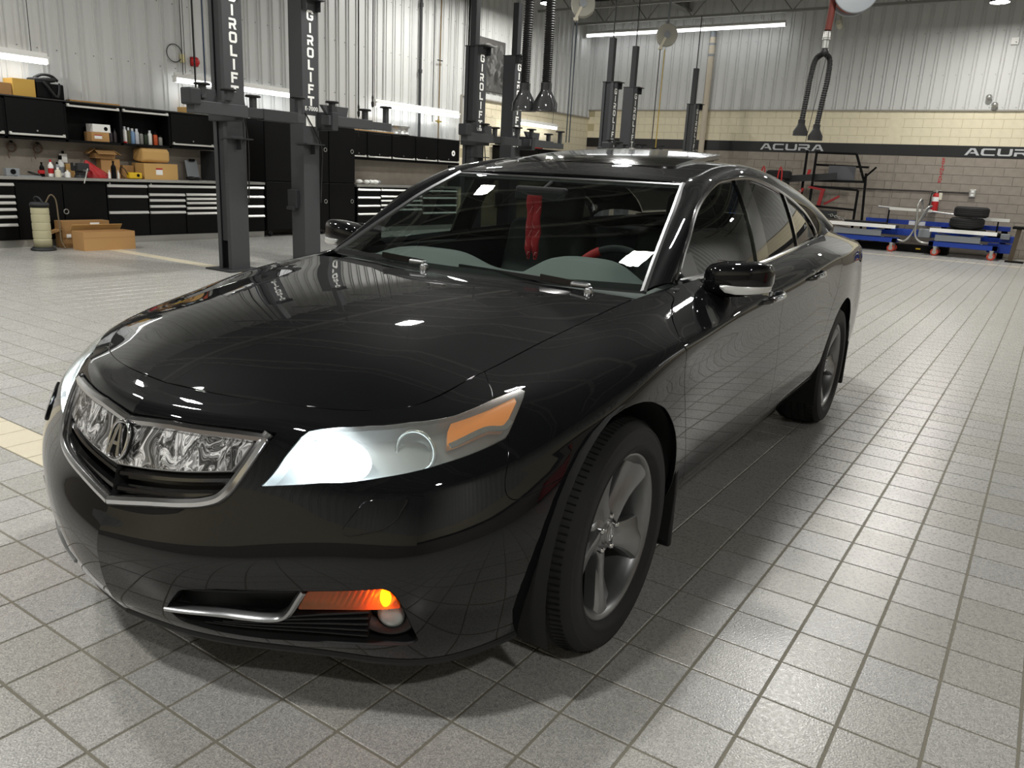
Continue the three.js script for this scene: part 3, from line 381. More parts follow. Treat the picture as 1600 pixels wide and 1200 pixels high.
// pillar and roof-rail strip
const railIn = [[.700, .945, -.52], [.678, 1.0, -.614], [.655, 1.06, -.718], [.629, 1.125, -.836], [.604, 1.188, -.952], [.571, 1.25, -1.082], [.548, 1.292, -1.172], [.538, 1.322, -1.30], [.53, 1.360, -1.51], [.522, 1.388, -1.80], [.525, 1.382, -2.10], [.535, 1.345, -2.48], [.55, 1.275, -2.90], [.575, 1.165, -3.26], [.60, 1.085, -3.42]];
const railOut = [[-.655, .955], [-.715, 1.010], [-.785, 1.07], [-.87, 1.132], [-.965, 1.194], [-1.10, 1.255], [-1.21, 1.288], [-1.33, 1.309], [-1.53, 1.325], [-1.80, 1.324], [-2.09, 1.290], [-2.40, 1.231], [-2.69, 1.153], [-2.86, 1.065], [-2.88, 1.02]];
const railP = railIn.map((e, i) => {
  const [z, y] = railOut[i], d = V(gx(y, z) + 0.002, y, z), E = V(...e), prev = railIn[Math.max(0, i - 1)], next = railIn[Math.min(railIn.length - 1, i + 1)];
  const t = V(next[0] - prev[0], next[1] - prev[1], next[2] - prev[2]), a = E.clone().sub(d); let n = t.cross(a).normalize(); if (n.x < 0) n.negate(); const L = a.length(), k = L * 0.16;
  const f = (s, h) => { const q = d.clone().lerp(E, s).addScaledVector(n, h); return [q.x, q.y, q.z]; };
  return [f(0, 0), f(0.14, k * 0.62), f(0.38, k), f(0.68, k * 0.82), f(0.9, k * 0.34), f(1, 0)];
});
const RT = tensor(railP), RS = surf(RT.pos, 1);
const nRail = RS.nrm(RT.um * 0.4, RT.vm * 0.4); const RSx = nRail.x > 0 ? RS : surf(RT.pos, -1);
{ const P = [[0.01, 0], [RT.um, 0], [RT.um, RT.vm], [0.01, RT.vm]]; const g = skin(RSx, P, { cell: 0.03, gap: 0, r: 0.001, lip: 0.01 }); part('roof_pillar_frame', g, CM.paint); part('roof_pillar_frame', mirrorX(g), CM.paint); }
// windshield
const railInC = t => { const i = clamp(Math.floor(t), 0, railIn.length - 2); const c = new THREE.CatmullRomCurve3(railIn.map(p => V(...p)), false, 'catmullrom'); return c.getPoint(t / (railIn.length - 1)); };
const wsEdge = new THREE.CatmullRomCurve3(railIn.slice(0, 7).map(p => V(p[0] - 0.004, p[1] - 0.003, p[2])));
const wsC = new THREE.CatmullRomCurve3([V(0, .948, -.36), V(0, 1.05, -.55), V(0, 1.145, -.76), V(0, 1.225, -.96), V(0, 1.289, -1.135)]);
const WS = surf((s, t) => { const c = wsC.getPoint(clamp(t, 0, 1)), e = wsEdge.getPoint(clamp(t, 0, 1)), q = s * s; return V(e.x * s, c.y + (e.y - c.y) * q, c.z + (e.z - c.z) * q); }, 1);
const WSf = WS.nrm(0, 0.5).y > 0 ? WS : surf(WS.pos, -1);
part('windshield', skin(WSf, [[-0.985, 0.01], [0.985, 0.01], [0.985, 0.985], [-0.985, 0.985]], { cell: 0.04, gap: 0, edge: false, step: 0.05 }), CM.glass);
// roof
const roofC = curve1([-1.1, -1.135, -1.3, -1.5, -1.8, -2.1, -2.4, -2.65, -2.9].reverse(), [1.275, 1.290, 1.338, 1.378, 1.405, 1.412, 1.402, 1.372, 1.30].reverse());
const rzx = curve1(railIn.slice(5, 14).map(p => p[2]).reverse(), railIn.slice(5, 14).map(p => p[0]).reverse()), rzy = curve1(railIn.slice(5, 14).map(p => p[2]).reverse(), railIn.slice(5, 14).map(p => p[1]).reverse());
const ROOF = surf((s, z) => { const X = rzx(z), y0 = roofC(z), y1 = rzy(z); const zz = z + 0.045 * (1 - s * s) * clamp(1 - (-1.15 - z) / 0.5, 0, 1); return V(X * s, y0 + (y1 - y0) * Math.pow(Math.abs(s), 2.2), zz); }, 1);
const ROOFf = ROOF.nrm(0.1, -1.8).y > 0 ? ROOF : surf(ROOF.pos, -1);
part('roof_panel', skin(ROOFf, [[-1, -1.182], [1, -1.182], [1, -2.72], [-1, -2.72]], { cell: 0.05, gap: 0, r: 0.001 }), CM.paint);
// rear window, trunk lid
const rwC = [[0, 1.372, -2.72], [0, 1.25, -3.05], [0, 1.12, -3.38]].map(p => V(...p)), rwE = railIn.slice(11, 15).map(p => V(...p));
const rwCc = new THREE.CatmullRomCurve3(rwC), rwEc = new THREE.CatmullRomCurve3([V(.54, 1.315, -2.68), ...railIn.slice(12).map(p => V(...p))]);
const RW = surf((s, t) => { const c = rwCc.getPoint(clamp(t, 0, 1)), e = rwEc.getPoint(clamp(t, 0, 1)); const q = s * s; return V(e.x * s, lerp(c.y, e.y, q), lerp(c.z, e.z, q)); }, 1); const RWf = RW.nrm(0.1, .5).y > 0 ? RW : surf(RW.pos, -1);
part('rear_window', skin(RWf, [[-0.99, 0.01], [0.99, 0.01], [0.99, 0.99], [-0.99, 0.99]], { cell: 0.06, gap: 0, edge: false, step: 0.06 }), CM.tint);
const TRK = surf((s, t) => { const e = BS.pos(lerp(4.55, 5.917, t), VM); const zc = lerp(-3.36, -3.7, t), yc = lerp(1.115, 1.07, t); const q = s * s; const xe = Math.max(0.02, e.x); return V(lerp(0.62, 0.55, t) * s, lerp(yc, lerp(1.07, 1.06, t), q), lerp(zc, lerp(-3.36, -3.62, t), q)); }, 1);
const TRKf = TRK.nrm(0.1, .5).y > 0 ? TRK : surf(TRK.pos, -1);
part('trunk_lid', skin(TRKf, [[-1, 0], [1, 0], [1, 1], [-1, 1]], { cell: 0.08, gap: 0, step: 0.06 }), CM.paint);

// ---- side glass, pillars, chrome surround
const topY = z => { for (let i = 1; i < dloTopS.length; i++) if (z >= dloTopS[i][0]) { const a = dloTopS[i - 1], b = dloTopS[i]; return lerp(a[1], b[1], clamp((z - a[0]) / ((b[0] - a[0]) || 1e-9), 0, 1)); } return 1.05; };
const glassPoly = (b0, t0, b1, t1) => { const p = []; for (let i = 0; i <= 14; i++) p.push([lerp(b0, b1, i / 14), beltY(lerp(b0, b1, i / 14))]); for (let i = 14; i >= 0; i--) { const z = lerp(t0, t1, i / 14); p.push([z, Math.max(topY(z), beltY(z) + 0.002)]); } return p; };
const pairPart = (name, g, m, parent = car) => { part(name, g, m, parent); part(name, mirrorX(g), m, parent); };
pairPart('front_window', skin(GS, glassPoly(-.69, -.685, -1.449, -1.488), { gap: 0.001, off: -0.006, edge: false, cell: 0.05 }), CM.tintF);
pairPart('rear_door_window', skin(GS, glassPoly(-1.602, -1.653, -2.203, -2.237), { gap: 0.001, off: -0.006, edge: false, cell: 0.05 }), CM.tint);
pairPart('quarter_window', skin(GS, glassPoly(-2.22, -2.25, -2.86, -2.85), { gap: 0.001, off: -0.006, edge: false, cell: 0.05 }), CM.tint);
{ const bp = [[-1.442, .985], [-1.482, 1.317], [-1.66, 1.321], [-1.61, .992]]; pairPart('centre_pillar_cover', skin(GS, bp, { gap: 0.001, off: 0.002, lip: 0.012 }), CM.gloss);
  pairPart('window_divider', skin(GS, [[-2.196, 1.012], [-2.232, 1.262], [-2.262, 1.256], [-2.226, 1.013]], { gap: 0.0, off: 0.002, lip: 0.012 }), CM.gloss);
  pairPart('mirror_sail_panel', skin(GS, [[-.672, .972], [-.78, 1.058], [-.83, 1.06], [-.86, .98]], { gap: 0, off: 0.0, lip: 0.01 }), CM.gloss); }
const mould = [[-0.008, -0.004], [-0.008, 0.004], [-0.003, 0.008], [0.004, 0.008], [0.008, 0.003], [0.008, -0.004]];
pairPart('chrome_window_trim', sweepOn(GS, dloTopS.map(p => [p[0], p[1] + 0.004]), mould), CM.chrome);
{ const b = []; for (let i = 0; i <= 40; i++) { const z = lerp(-.70, -2.87, i / 40); b.push([z, beltY(z) - 0.006]); } pairPart('chrome_belt_moulding', sweepOn(GS, b, [[-0.011, -0.006], [-0.011, 0.006], [-0.004, 0.011], [0.005, 0.010], [0.011, 0.003], [0.011, -0.006]]), CM.chrome);
  pairPart('chrome_corner_trim', sweepOn(GS, [[-2.875, 1.01], [-2.88, 1.035], [-2.87, 1.065]], mould), CM.chrome); }
// windshield side moulding, its reflection painted in as silver; seal across the head
{ const R = []; for (let i = 0; i <= 40; i++) { const t = i / 40; const e = wsEdge.getPoint(t), a = wsEdge.getPoint(Math.max(0, t - 0.02)), b = wsEdge.getPoint(Math.min(1, t + 0.02)), T = b.sub(a).normalize(), N = WSf.nrm(0.97, t), A = T.clone().cross(N).normalize(); R.push([[-0.010, -0.004], [-0.010, 0.004], [0, 0.010], [0.010, 0.006], [0.010, -0.004]].map(([c, h]) => e.clone().addScaledVector(A, c).addScaledVector(N, h))); }
  pairPart('windshield_side_trim', ringsGeo(R), CM.satin);
  const T = []; for (let i = 0; i <= 40; i++) { const s = lerp(-0.99, 0.99, i / 40), p = WSf.pos(s, 0.992), N = WSf.nrm(s, 0.98); T.push([[-.004, -.002], [.004, -.002], [.004, .003], [-.004, .003]].map(([c, h]) => p.clone().add(V(0, c * .6, -c)).addScaledVector(N, h))); }
  part('windshield_head_trim', ringsGeo(T), CM.satin); }
// ceramic band round the glass and cowl
const bandS = surf((s, t) => WSf.pos(s, t).addScaledVector(WSf.nrm(s, clamp(t, 0.02, 0.98)), -0.004), 1), band = bandS.nrm(0, .5).y > 0 ? bandS : surf(bandS.pos, -1);
part('windshield_frit_band', skin(band, [[-0.99, 0.0], [0.99, 0.0], [0.99, 0.075], [0.6, 0.055], [0, 0.05], [-0.6, 0.055], [-0.99, 0.075]], { gap: 0, edge: false, cell: 0.06, step: 0.05 }), CM.dark); part('windshield_frit_band', skin(band, [[-0.99, 0.95], [0.99, 0.95], [0.99, 0.995], [-0.99, 0.995]], { gap: 0, edge: false, cell: 0.06, step: 0.05 }), CM.dark);
{ const cw = surf((x, z) => V(x, 0.938 - 0.02 * (x / .7) ** 2, z), -1); part('cowl_panel', skin(cw, [[-.70, -.40], [0, -.355], [.70, -.40], [.70, -.52], [0, -.46], [-.70, -.52]], { gap: 0, cell: 0.1 }), CM.blackPlastic); }
// sunroof, tilted open
{ const SR = surf((x, z) => { const s = x / rzx(z), y0 = roofC(z), y1 = rzy(z); const t = clamp((-1.42 - z) / 0.62, 0, 1); return V(x, y0 + (y1 - y0) * Math.pow(Math.abs(s), 2.2) + 0.004 + 0.034 * t * t, z + 0.012); }, 1), f = SR.nrm(0.1, -1.7).y > 0 ? SR : surf(SR.pos, -1);
  part('sunroof_glass', skin(f, roundPoly([[-.40, -1.40], [.40, -1.40], [.40, -2.03], [-.40, -2.03]], 0.05), { gap: 0, cell: 0.05, lip: 0.022, r: 0.004 }), CM.gloss);
  const q = []; for (let i = 0; i <= 20; i++) q.push([0.404, lerp(-1.45, -2.0, i / 20)]); for (let i = 0; i <= 10; i++) { const a = i / 10 * Math.PI / 2; q.push([0.354 + .05 * Math.cos(a), -1.98 - .053 * Math.sin(a)]); } for (let i = 1; i <= 20; i++) q.push([lerp(0.354, 0, i / 20), -2.033]);
  part('sunroof_edge_trim', both(sweepOn(f, q, [[-.003, -.016], [.003, -.016], [.003, .002], [-.003, .002]])), CM.satin); }

// ---- headlights
const HLM = { housing: std(0x8f9294, 0.35, 0.6), bezel: std(0xa9adab, 0.22, 0.9), lens: phys({ color: new THREE.Color(0.86, 0.88, 0.83), roughness: 0.26, transmission: 0.9, thickness: 0, ior: 1.45, side: THREE.DoubleSide }), amber: phys({ color: new THREE.Color(1.0, 0.30, 0.0), roughness: 0.3, transmission: 0.1, thickness: 0 }), glow: std(0xffffff, 0.4, 0, { emissive: 0xe4f2ff, emissiveIntensity: 40 }), amberGlow: std(0xff9a20, 0.4, 0, { emissive: 0xff8a10, emissiveIntensity: 14 }) };
function wallOn(S, poly, h0, h1) { const P = dense(poly, 0.015), R = P.map(p => { const q = S.pos(...p), n = S.nrm(...p); return [q.clone().addScaledVector(n, h0), q.clone().addScaledVector(n, h1)]; }), pos = []; for (let i = 0; i < R.length; i++) { const a = R[i], b = R[(i + 1) % R.length]; for (const v of [a[0], b[0], b[1], a[0], b[1], a[1]]) pos.push(v.x, v.y, v.z); } const g = new THREE.BufferGeometry(); g.setAttribute('position', new THREE.Float32BufferAttribute(pos, 3)); return creased(g, 0.7); }
function facing(g, p, n, up = V(0, 1, 0)) { const z = n.clone().normalize(), x = up.clone().cross(z).normalize(), y = z.clone().cross(x); g.applyMatrix4(new THREE.Matrix4().makeBasis(x, y, z).setPosition(p)); return g; }
const flipIf = (g, s) => s < 0 ? mirrorX(g) : g;
const hlPoly = HL;
const lensG = skin(BS, hlPoly, { gap: 0.003, off: 0.0015, lip: 0.012, r: 0.003, cell: 0.02 });
const hlBackG = skin(BS, hlPoly, { gap: 0.0, off: -0.055, edge: false, cell: 0.03 }), hlWallG = wallOn(BS, hlPoly, -0.002, -0.056);
const atB = (u, v, off) => BS.pos(u, v).addScaledVector(BS.nrm(u, v), off);
const fwd = V(0.25, 0.05, 1);
const bowl = (r, d) => { const pr = []; for (let i = 0; i <= 10; i++) { const t = i / 10; pr.push([Math.max(0.0005, r * Math.sqrt(t)), d * (t - 1)]); } const g = lathe(pr, 28); g.rotateX(Math.PI / 2); return g; };
for (const s of [1, -1]) {
  const h = partGroup('headlight');
  mesh('housing', flipIf(mergeG([hlBackG, hlWallG]), s), HLM.housing, h);
  mesh('lens', flipIf(lensG, s), HLM.lens, h);
  const pc = atB(0.545, 0.648, -0.045), rc = atB(0.722, 0.670, -0.04);
  const ring = new THREE.TorusGeometry(0.041, 0.006, 10, 32), ring2 = new THREE.TorusGeometry(0.047, 0.005, 10, 32);
  mesh('bezel_ring', flipIf(mergeG([facing(ring, pc.clone(), fwd), facing(ring2, rc.clone(), fwd)]), s), HLM.bezel, h);
  const lo = bowl(0.056, 0.03); lo.scale(1.35, 0.92, 1); mesh('low_beam_reflector', flipIf(facing(lo, pc.clone().addScaledVector(fwd, 0.004), fwd), s), HLM.bezel, h);
  { const q = new THREE.PointLight(0xe8f4ff, 0.5, 0, 2); const pp = pc.clone().addScaledVector(fwd, 0.03); q.position.set(pp.x * s, pp.y, pp.z); q.castShadow = true; h.add(q); }
  mesh('high_beam_reflector', flipIf(facing(bowl(0.046, 0.035), rc.clone(), fwd), s), HLM.bezel, h);
  const pl = new THREE.SphereGeometry(0.040, 24, 16, 0, Math.PI * 2, 0, Math.PI * 0.5); pl.rotateX(Math.PI / 2); pl.scale(1.25, 0.95, 0.5);
  mesh('projector_lamp', flipIf(facing(pl, pc.clone().addScaledVector(fwd, -0.004), fwd), s), HLM.glow, h);
  const am = skin(BS, UV.amber, { gap: 0, off: -0.016, lip: 0.03, cell: 0.03 });
  mesh('amber_reflector', flipIf(am, s), HLM.amber, h);
  const tr = sweepOn(BS, sm([[0.805, 0.655], [0.90, 0.665], [0.952, 0.655], [0.975, 0.662]], 5), [[-.006, -.012], [.006, -.012], [.006, -.008], [-.006, -.008]]);
  mesh('inner_trim', flipIf(tr, s), HLM.bezel, h);
  const L = new THREE.SpotLight(0xeaf4ff, 4, 12, 0.5, 0.6, 2); const lp = pc.clone().addScaledVector(fwd, 0.05); L.position.set(lp.x * s, lp.y, lp.z); L.target.position.set(lp.x * s, 0.1, lp.z + 6); L.castShadow = true; h.add(L); h.add(L.target);
}
// ---- grille
{
  const g = partGroup('grille');
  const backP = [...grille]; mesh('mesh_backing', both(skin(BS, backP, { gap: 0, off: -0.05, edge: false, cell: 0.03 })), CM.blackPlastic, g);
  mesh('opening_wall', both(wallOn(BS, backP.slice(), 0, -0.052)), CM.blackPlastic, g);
  const path = inset(dense([...grille, ...[]], 0.012), 0.013).filter(p => p[0] > 0.0);
  const gp = dense(grille, 0.012).filter(p => p[0] > 0.001); // frame path follows the outline, slightly inside
  const ctr = [0.17, 0.57]; const ins = gp.map(p => { const l = Math.hypot(ctr[0] - p[0], ctr[1] - p[1]); return p; });
  const outline = inset(dense(grille, 0.012), 0.012).filter(p => p[0] > 0.02); if (outline[0][1] < 0.55) outline.reverse(); outline.unshift([0, outline[0][1] - 0.001]); outline.push([0, outline[outline.length - 1][1] - 0.006]);
  mesh('chrome_frame', both(sweepOn(BS, outline, [[-0.013, -0.012], [-0.013, 0.002], [-0.009, 0.009], [0.0, 0.012], [0.009, 0.009], [0.013, 0.002], [0.013, -0.012]])), CM.chrome, g);
  const plateTex = dataTex(1024, 512, (x, y) => {
    const sc = 9; let X = x * 2 * sc, Y = y * sc;
    const w = (a, b, k) => perlin.noise(a, b, k);
    const a1 = w(X * .5, Y * .5, 3.1) * 2.4, a2 = w(X * .5 + 9, Y * .5 + 4, 7.7) * 2.4; X += a1; Y += a2; X += w(X, Y, 1.2) * 1.1; Y += w(X + 5, Y, 2.2) * 1.1;
    const n = w(X * 1.3, Y * 1.3, 5.5), st = Math.sin((n * 5 + X * .25) * 6.0), f = w(X * 5, Y * 5, 9.1); let v = 0.42 + 0.62 * n + 0.34 * st * (0.4 + 0.6 * Math.abs(f)) + 0.35 * f; v = clamp((v - 0.02) * 1.35, 0, 1); const c = 10 + 240 * Math.pow(v, 1.1); return [c, c, c * 1.005];
  });
  plateTex.repeat.set(2.6, 4.2);
  const plM = phys({ map: plateTex, roughness: 0.35, metalness: 0.1, clearcoat: 0.8, clearcoatRoughness: 0.08 });
  const PP = [[0, UV.plate[0][1]], ...UV.plate.slice(1, 5), [0, UV.plate[5][1]]];
  const plateG = skin(BS, PP, { gap: 0, off: 0.001, lip: 0.02, r: 0.003, cell: 0.02, skip: onCentre }); mesh('marbled_upper_plate', both(plateG), plM, g).userData.label = 'silver and black marbled plate';
  for (const [a, b, u1] of [[0.530, 0.572, 0.328], [0.482, 0.515, 0.312]]) { const p = []; for (let i = 0; i <= 24; i++) p.push([lerp(0, u1, i / 24), lerp(a, b, i / 24)]); mesh('grille_bar', both(sweepOn(BS, p, [[-.012, -.03], [-.012, -.014], [-.004, -.006], [.004, -.006], [.012, -.014], [.012, -.03]])), CM.gloss, g); }
  // emblem
  const em = partGroup('emblem', g); const c = BS.pos(0, 0.618), n = BS.nrm(0.0, 0.618); n.x = 0; n.normalize(); const P0 = c.clone().addScaledVector(n, 0.014);
  const ov = []; for (let i = 0; i < 40; i++) { const a = i / 40 * 2 * Math.PI, k = 2.6; ov.push([0.034 * Math.sign(Math.cos(a)) * Math.abs(Math.cos(a)) ** (2 / k), 0.045 * Math.sign(Math.sin(a)) * Math.abs(Math.sin(a)) ** (2 / k), 0]); }
  const oring = tube(ov, 0.0045, 80, 8, true), disc = extr(ov.map(p => [p[0], p[1]]), 0.002); disc.translate(0, 0, -0.012); disc.scale(1, 1, 1);
  const leg = (s) => { const sh = extr([[s * 0.001, 0.038], [s * 0.0135, -0.034], [s * 0.017, -0.037], [s * 0.024, -0.034], [s * 0.0075, 0.036]].sort(() => 0), 0.006, 0.0015); return sh; };
  const cross = extr([[-0.012, -0.012], [0.012, -0.012], [0.011, -0.004], [-0.011, -0.004]], 0.004, 0.001);
  const put = (geo) => facing(geo, P0.clone(), n);
  for (const q of [mesh('emblem_ring', put(oring), CM.chrome), mesh('emblem_disc', put(disc), CM.dark), mesh('emblem_mark', put(mergeG([leg(1), leg(-1), cross])), CM.chrome)]) g.add(q); g.remove(em);
}
// ---- fog lamp clusters
for (const s of [1, -1]) {
  const f = partGroup('fog_lamp_cluster');
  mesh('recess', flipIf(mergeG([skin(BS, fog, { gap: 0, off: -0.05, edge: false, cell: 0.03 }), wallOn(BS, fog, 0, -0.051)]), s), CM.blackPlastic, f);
  const sl = []; for (let k = 0; k < 5; k++) { const p = []; const v0 = lerp(0.078, 0.106, k / 4), v1 = lerp(0.096, 0.165, k / 4); const u0 = lerp(0.29, 0.40, k / 4); for (let i = 0; i <= 20; i++) p.push([lerp(u0, 0.675, i / 20), lerp(v0, v1, i / 20) * 1]); sl.push(p); }
  for (const p of sl) mesh('louvre', flipIf(sweepOn(BS, p, [[-.0035, -.03], [-.0035, -.008], [.0035, -.006], [.0035, -.03]]), s), CM.blackPlastic, f);
  for (const [a, b] of [[0.146, 0.186], [0.168, 0.205]]) { const p = []; for (let i = 0; i <= 16; i++) p.push([lerp(0.25, 0.535, i / 16), lerp(a, b, i / 16)]); mesh('upper_louvre', flipIf(sweepOn(BS, p, [[-.005, -.045], [-.005, -.03], [.005, -.026], [.005, -.045]]), s), CM.blackPlastic, f); }
  mesh('chrome_blade', flipIf(sweepOn(BS, sm([UV.chrome[0], UV.chrome[1], [0.468, 0.122], [0.497, 0.131], [0.513, 0.149], UV.chrome[5]], 8), [[-.008, -.02], [-.008, -.001], [-.002, .005], [.004, .004], [.008, -.003], [.008, -.02]]), s), CM.satin, f);
  mesh('turn_signal_lens', flipIf(skin(BS, roundPoly(UV.turn, 0.008), { gap: 0.002, off: -0.006, lip: 0.02, cell: 0.02 }), s), phys({ color: new THREE.Color(1.0, 0.42, 0.12), roughness: 0.32, transmission: 0.85, thickness: 0 }), f);
  const ribs = []; for (let k = 0; k < 16; k++) { const u = lerp(0.55, 0.722, k / 15); ribs.push(sweepOn(BS, [[u - 0.012, 0.164], [u + 0.004, 0.224 - (k > 13 ? 0.012 * (k - 13) : 0)]], [[-.0055, -.03], [-.0045, -.022], [0, -.018], [.0045, -.022], [.0055, -.03]])); }
  mesh('signal_reflector_rib', flipIf(mergeG(ribs), s), std(0xb98a78, 0.3, 0.4), f);
  const gl = new THREE.SphereGeometry(0.016, 16, 12); gl.scale(0.8, 1.5, 0.8); const gp = atB(0.704, 0.199, -0.022); gl.translate(gp.x, gp.y, gp.z); mesh('signal_bulb', flipIf(gl, s), HLM.amberGlow, f); { const q = new THREE.PointLight(0xff8a10, 0.03, 0, 2); q.position.set((gp.x - .02) * s, gp.y, gp.z + .012); q.castShadow = true; f.add(q); }
  const fc = atB(0.718, 0.139, -0.034); const nn = V(0.45, 0.0, 1);
  const lens = new THREE.SphereGeometry(0.033, 24, 14, 0, Math.PI * 2, 0, Math.PI * 0.42); lens.rotateX(Math.PI / 2); lens.scale(1, 1, 0.55); lens.translate(0, 0, -0.004);
  mesh('fog_lamp_lens', flipIf(facing(lens, fc.clone(), nn), s), phys({ color: 0xaeb2b0, roughness: 0.3, metalness: 0.4, clearcoat: 1 }), f);
  const bz = lathe([[0.031, -0.005], [0.036, 0.004], [0.05, 0.016], [0.056, 0.012], [0.056, -0.02]], 32); bz.rotateX(Math.PI / 2); bz.scale(1.25, 0.86, 1); mesh('fog_lamp_bezel', flipIf(facing(bz, fc.clone().add(V(-0.012, 0, 0.0)), nn), s), CM.blackPlastic, f);
  mesh(s > 0 ? 'headlight_washer_cover' : 'headlight_washer_cover', flipIf(skin(BS, roundPoly(UV.washer, 0.012), { gap: 0, off: 0.007, lip: 0.012, r: 0.004, cell: 0.02 }), s), CM.paint, car);
}
// ---- lower lip, underbody, wheel wells
{ const lipP = []; for (let i = 0; i <= 40; i++) lipP.push([lerp(0.0, 1.03, i / 40), 0.008]); part('front_lip', both(sweepOn(BS, lipP, [[-.012, -.03], [-.012, .001], [-.004, .007], [.006, .006], [.012, .0], [.012, -.03]])), CM.blackPlastic); }
part('underbody', [bx(-.80, .20, -3.6, .80, .24, .40), bx(-.62, .19, .38, .62, .23, .68)], CM.dark);
part('engine_bay_shield', bx(-.62, .24, -.4, .62, .74, -.36), CM.dark); part('radiator_shield', bx(-.60, .24, .45, .60, .66, .47), CM.dark);
for (const s of [1, -1]) for (const z of [0.02, -2.775]) {
  const g = new THREE.CylinderGeometry(0.40, 0.40, 0.36, 36, 1, true, -0.35 * Math.PI - 0.0, 1.0 * Math.PI + 0.7 * 0.0); g.rotateZ(Math.PI / 2);
  const arc = []; for (let i = 0; i <= 24; i++) { const a = lerp(-0.12 * Math.PI, 1.12 * Math.PI, i / 24); arc.push([z + 0.402 * Math.cos(a), 0.337 + 0.402 * Math.sin(a)]); }
  const pos = []; for (let i = 0; i < 24; i++) { const [a, b] = [arc[i], arc[i + 1]]; const q = (x, p) => [x * s, p[1], p[0]]; for (const v of [q(.56, a), q(.56, b), q(.925, b), q(.56, a), q(.925, b), q(.925, a)]) pos.push(...v); }
  const c = [0.337, z]; for (let i = 0; i < 24; i++) for (const v of [[.56 * s, .337, z], [.56 * s, arc[i][1], arc[i][0]], [.56 * s, arc[i + 1][1], arc[i + 1][0]]]) pos.push(...v);
  const w = new THREE.BufferGeometry(); w.setAttribute('position', new THREE.Float32BufferAttribute(pos, 3)); part('wheel_well_liner', creased(w, 0.7), phys({ color: 0x0b0b0b, roughness: 0.9, side: THREE.DoubleSide }));
}
// mud guards
for (const s of [1, -1]) for (const z of [-0.40, -3.20]) part('mud_guard', [bx(.73 * s, .15, z - .012, .925 * s, .42, z + .012, .01)], CM.blackPlastic);
// ---- wheels
const wheelParts = (() => {
  const R = 0.335, W = 0.115; // lathe about x
  const prof = [[0.236, -W + 0.012], [0.250, -W - 0.004], [0.285, -W - 0.012], [0.312, -W - 0.004], [0.326, -W + 0.018], [0.333, -W + 0.045]];
  for (const c of [-0.055, -0.019, 0.019, 0.055]) prof.push([R, c - 0.0055], [R - 0.007, c - 0.0045], [R - 0.007, c + 0.0045], [R, c + 0.0055]);
  prof.push([0.333, W - 0.045], [0.326, W - 0.018], [0.312, W + 0.004], [0.308, W + 0.006], [0.306, W + 0.0035], [0.300, W + 0.007], [0.285, W + 0.011], [0.262, W + 0.008], [0.2600, W + 0.0105], [0.250, W + 0.006], [0.236, W - 0.012]);
  const axis = g => { g.rotateZ(-Math.PI / 2); return g; };   // lathe y -> +x
  const tyre = axis(lathe(prof, 96));
  // shoulder sipes
  const sip = []; for (let i = 0; i < 110; i++) { const a = i / 110 * 2 * Math.PI; for (const sx of [1, -1]) { const b = new THREE.BoxGeometry(0.036, 0.004, 0.0032); b.rotateZ(-sx * 0.16); b.translate(sx * 0.080, R - 0.0036, 0); b.rotateZ(0); b.rotateX(a); sip.push(b); } }
  const rimO = axis(lathe([[0.233, -0.10], [0.215, -0.095], [0.205, -0.06], [0.205, 0.05], [0.214, 0.085], [0.222, 0.098], [0.230, 0.106], [0.237, 0.108], [0.2385, 0.104], [0.2375, 0.098]], 72));
  // spoke: lofted, concave face
  const spokes = [];
  for (let k = 0; k < 5; k++) {
    const secs = [], prof2 = [[0.048, 0.040, 0.074, 0.0], [0.072, 0.035, 0.077, 0.0], [0.10, 0.0355, 0.079, 0.003], [0.135, 0.041, 0.083, 0.007], [0.17, 0.051, 0.090, 0.011], [0.20, 0.063, 0.097, 0.014], [0.222, 0.074, 0.100, 0.016]];
    for (const [r, hw, face, sk] of prof2) { const ring = []; for (const [a, h] of [[-1, -0.045], [-1, -0.012], [-0.86, -0.002], [-0.5, 0.001], [0.05, -0.004], [0.4, -0.016], [0.75, -0.020], [0.95, -0.024], [1, -0.030], [1, -0.045]]) ring.push(V(face + h, r * (1 - 0.02 * a * a), a * hw + sk)); secs.push(ring); }
    const g = ringsGeo(secs, false, 0.5); g.rotateX(k * 2 * Math.PI / 5 + 0.47); spokes.push(g);
  }
  const hub = axis(lathe([[0.0005, 0.077], [0.020, 0.0775], [0.030, 0.076], [0.034, 0.070], [0.036, 0.068], [0.058, 0.066], [0.072, 0.058], [0.078, 0.04], [0.078, 0.0]], 40));
  const cap = axis(lathe([[0.0005, 0.081], [0.024, 0.0805], [0.0285, 0.078], [0.029, 0.074]], 32)), nuts = [];
  for (let k = 0; k < 5; k++) { const a = k * 2 * Math.PI / 5 + 0.47 + Math.PI / 5; const n = axis(lathe([[0.0005, 0.083], [0.007, 0.082], [0.0105, 0.074], [0.0105, 0.050]], 6)); n.translate(0, 0.052 * Math.cos(a), 0.052 * Math.sin(a)); nuts.push(n); }
  const capLogo = (() => { const sh = [extr([[0.001, 0.016], [0.006, -0.015], [0.011, -0.015], [0.004, 0.016]], 0.001), extr([[-0.001, 0.016], [-0.006, -0.015], [-0.011, -0.015], [-0.004, 0.016]], 0.001), new THREE.TorusGeometry(0.019, 0.0012, 6, 32)]; const g = mergeG(sh); g.rotateY(Math.PI / 2); g.translate(0.0808, 0, 0); return g; })();
  const brake = axis(lathe([[0.06, 0.0], [0.155, 0.0], [0.155, -0.026], [0.06, -0.026]], 48)); const cal = bx(-0.045, 0.10, -0.09, 0.02, 0.175, 0.09, 0.012); cal.rotateX(1.9);
  return { tyre, sip: mergeG(sip), rimO, spokes, hub, cap, capLogo, nuts, brake, cal };
})();
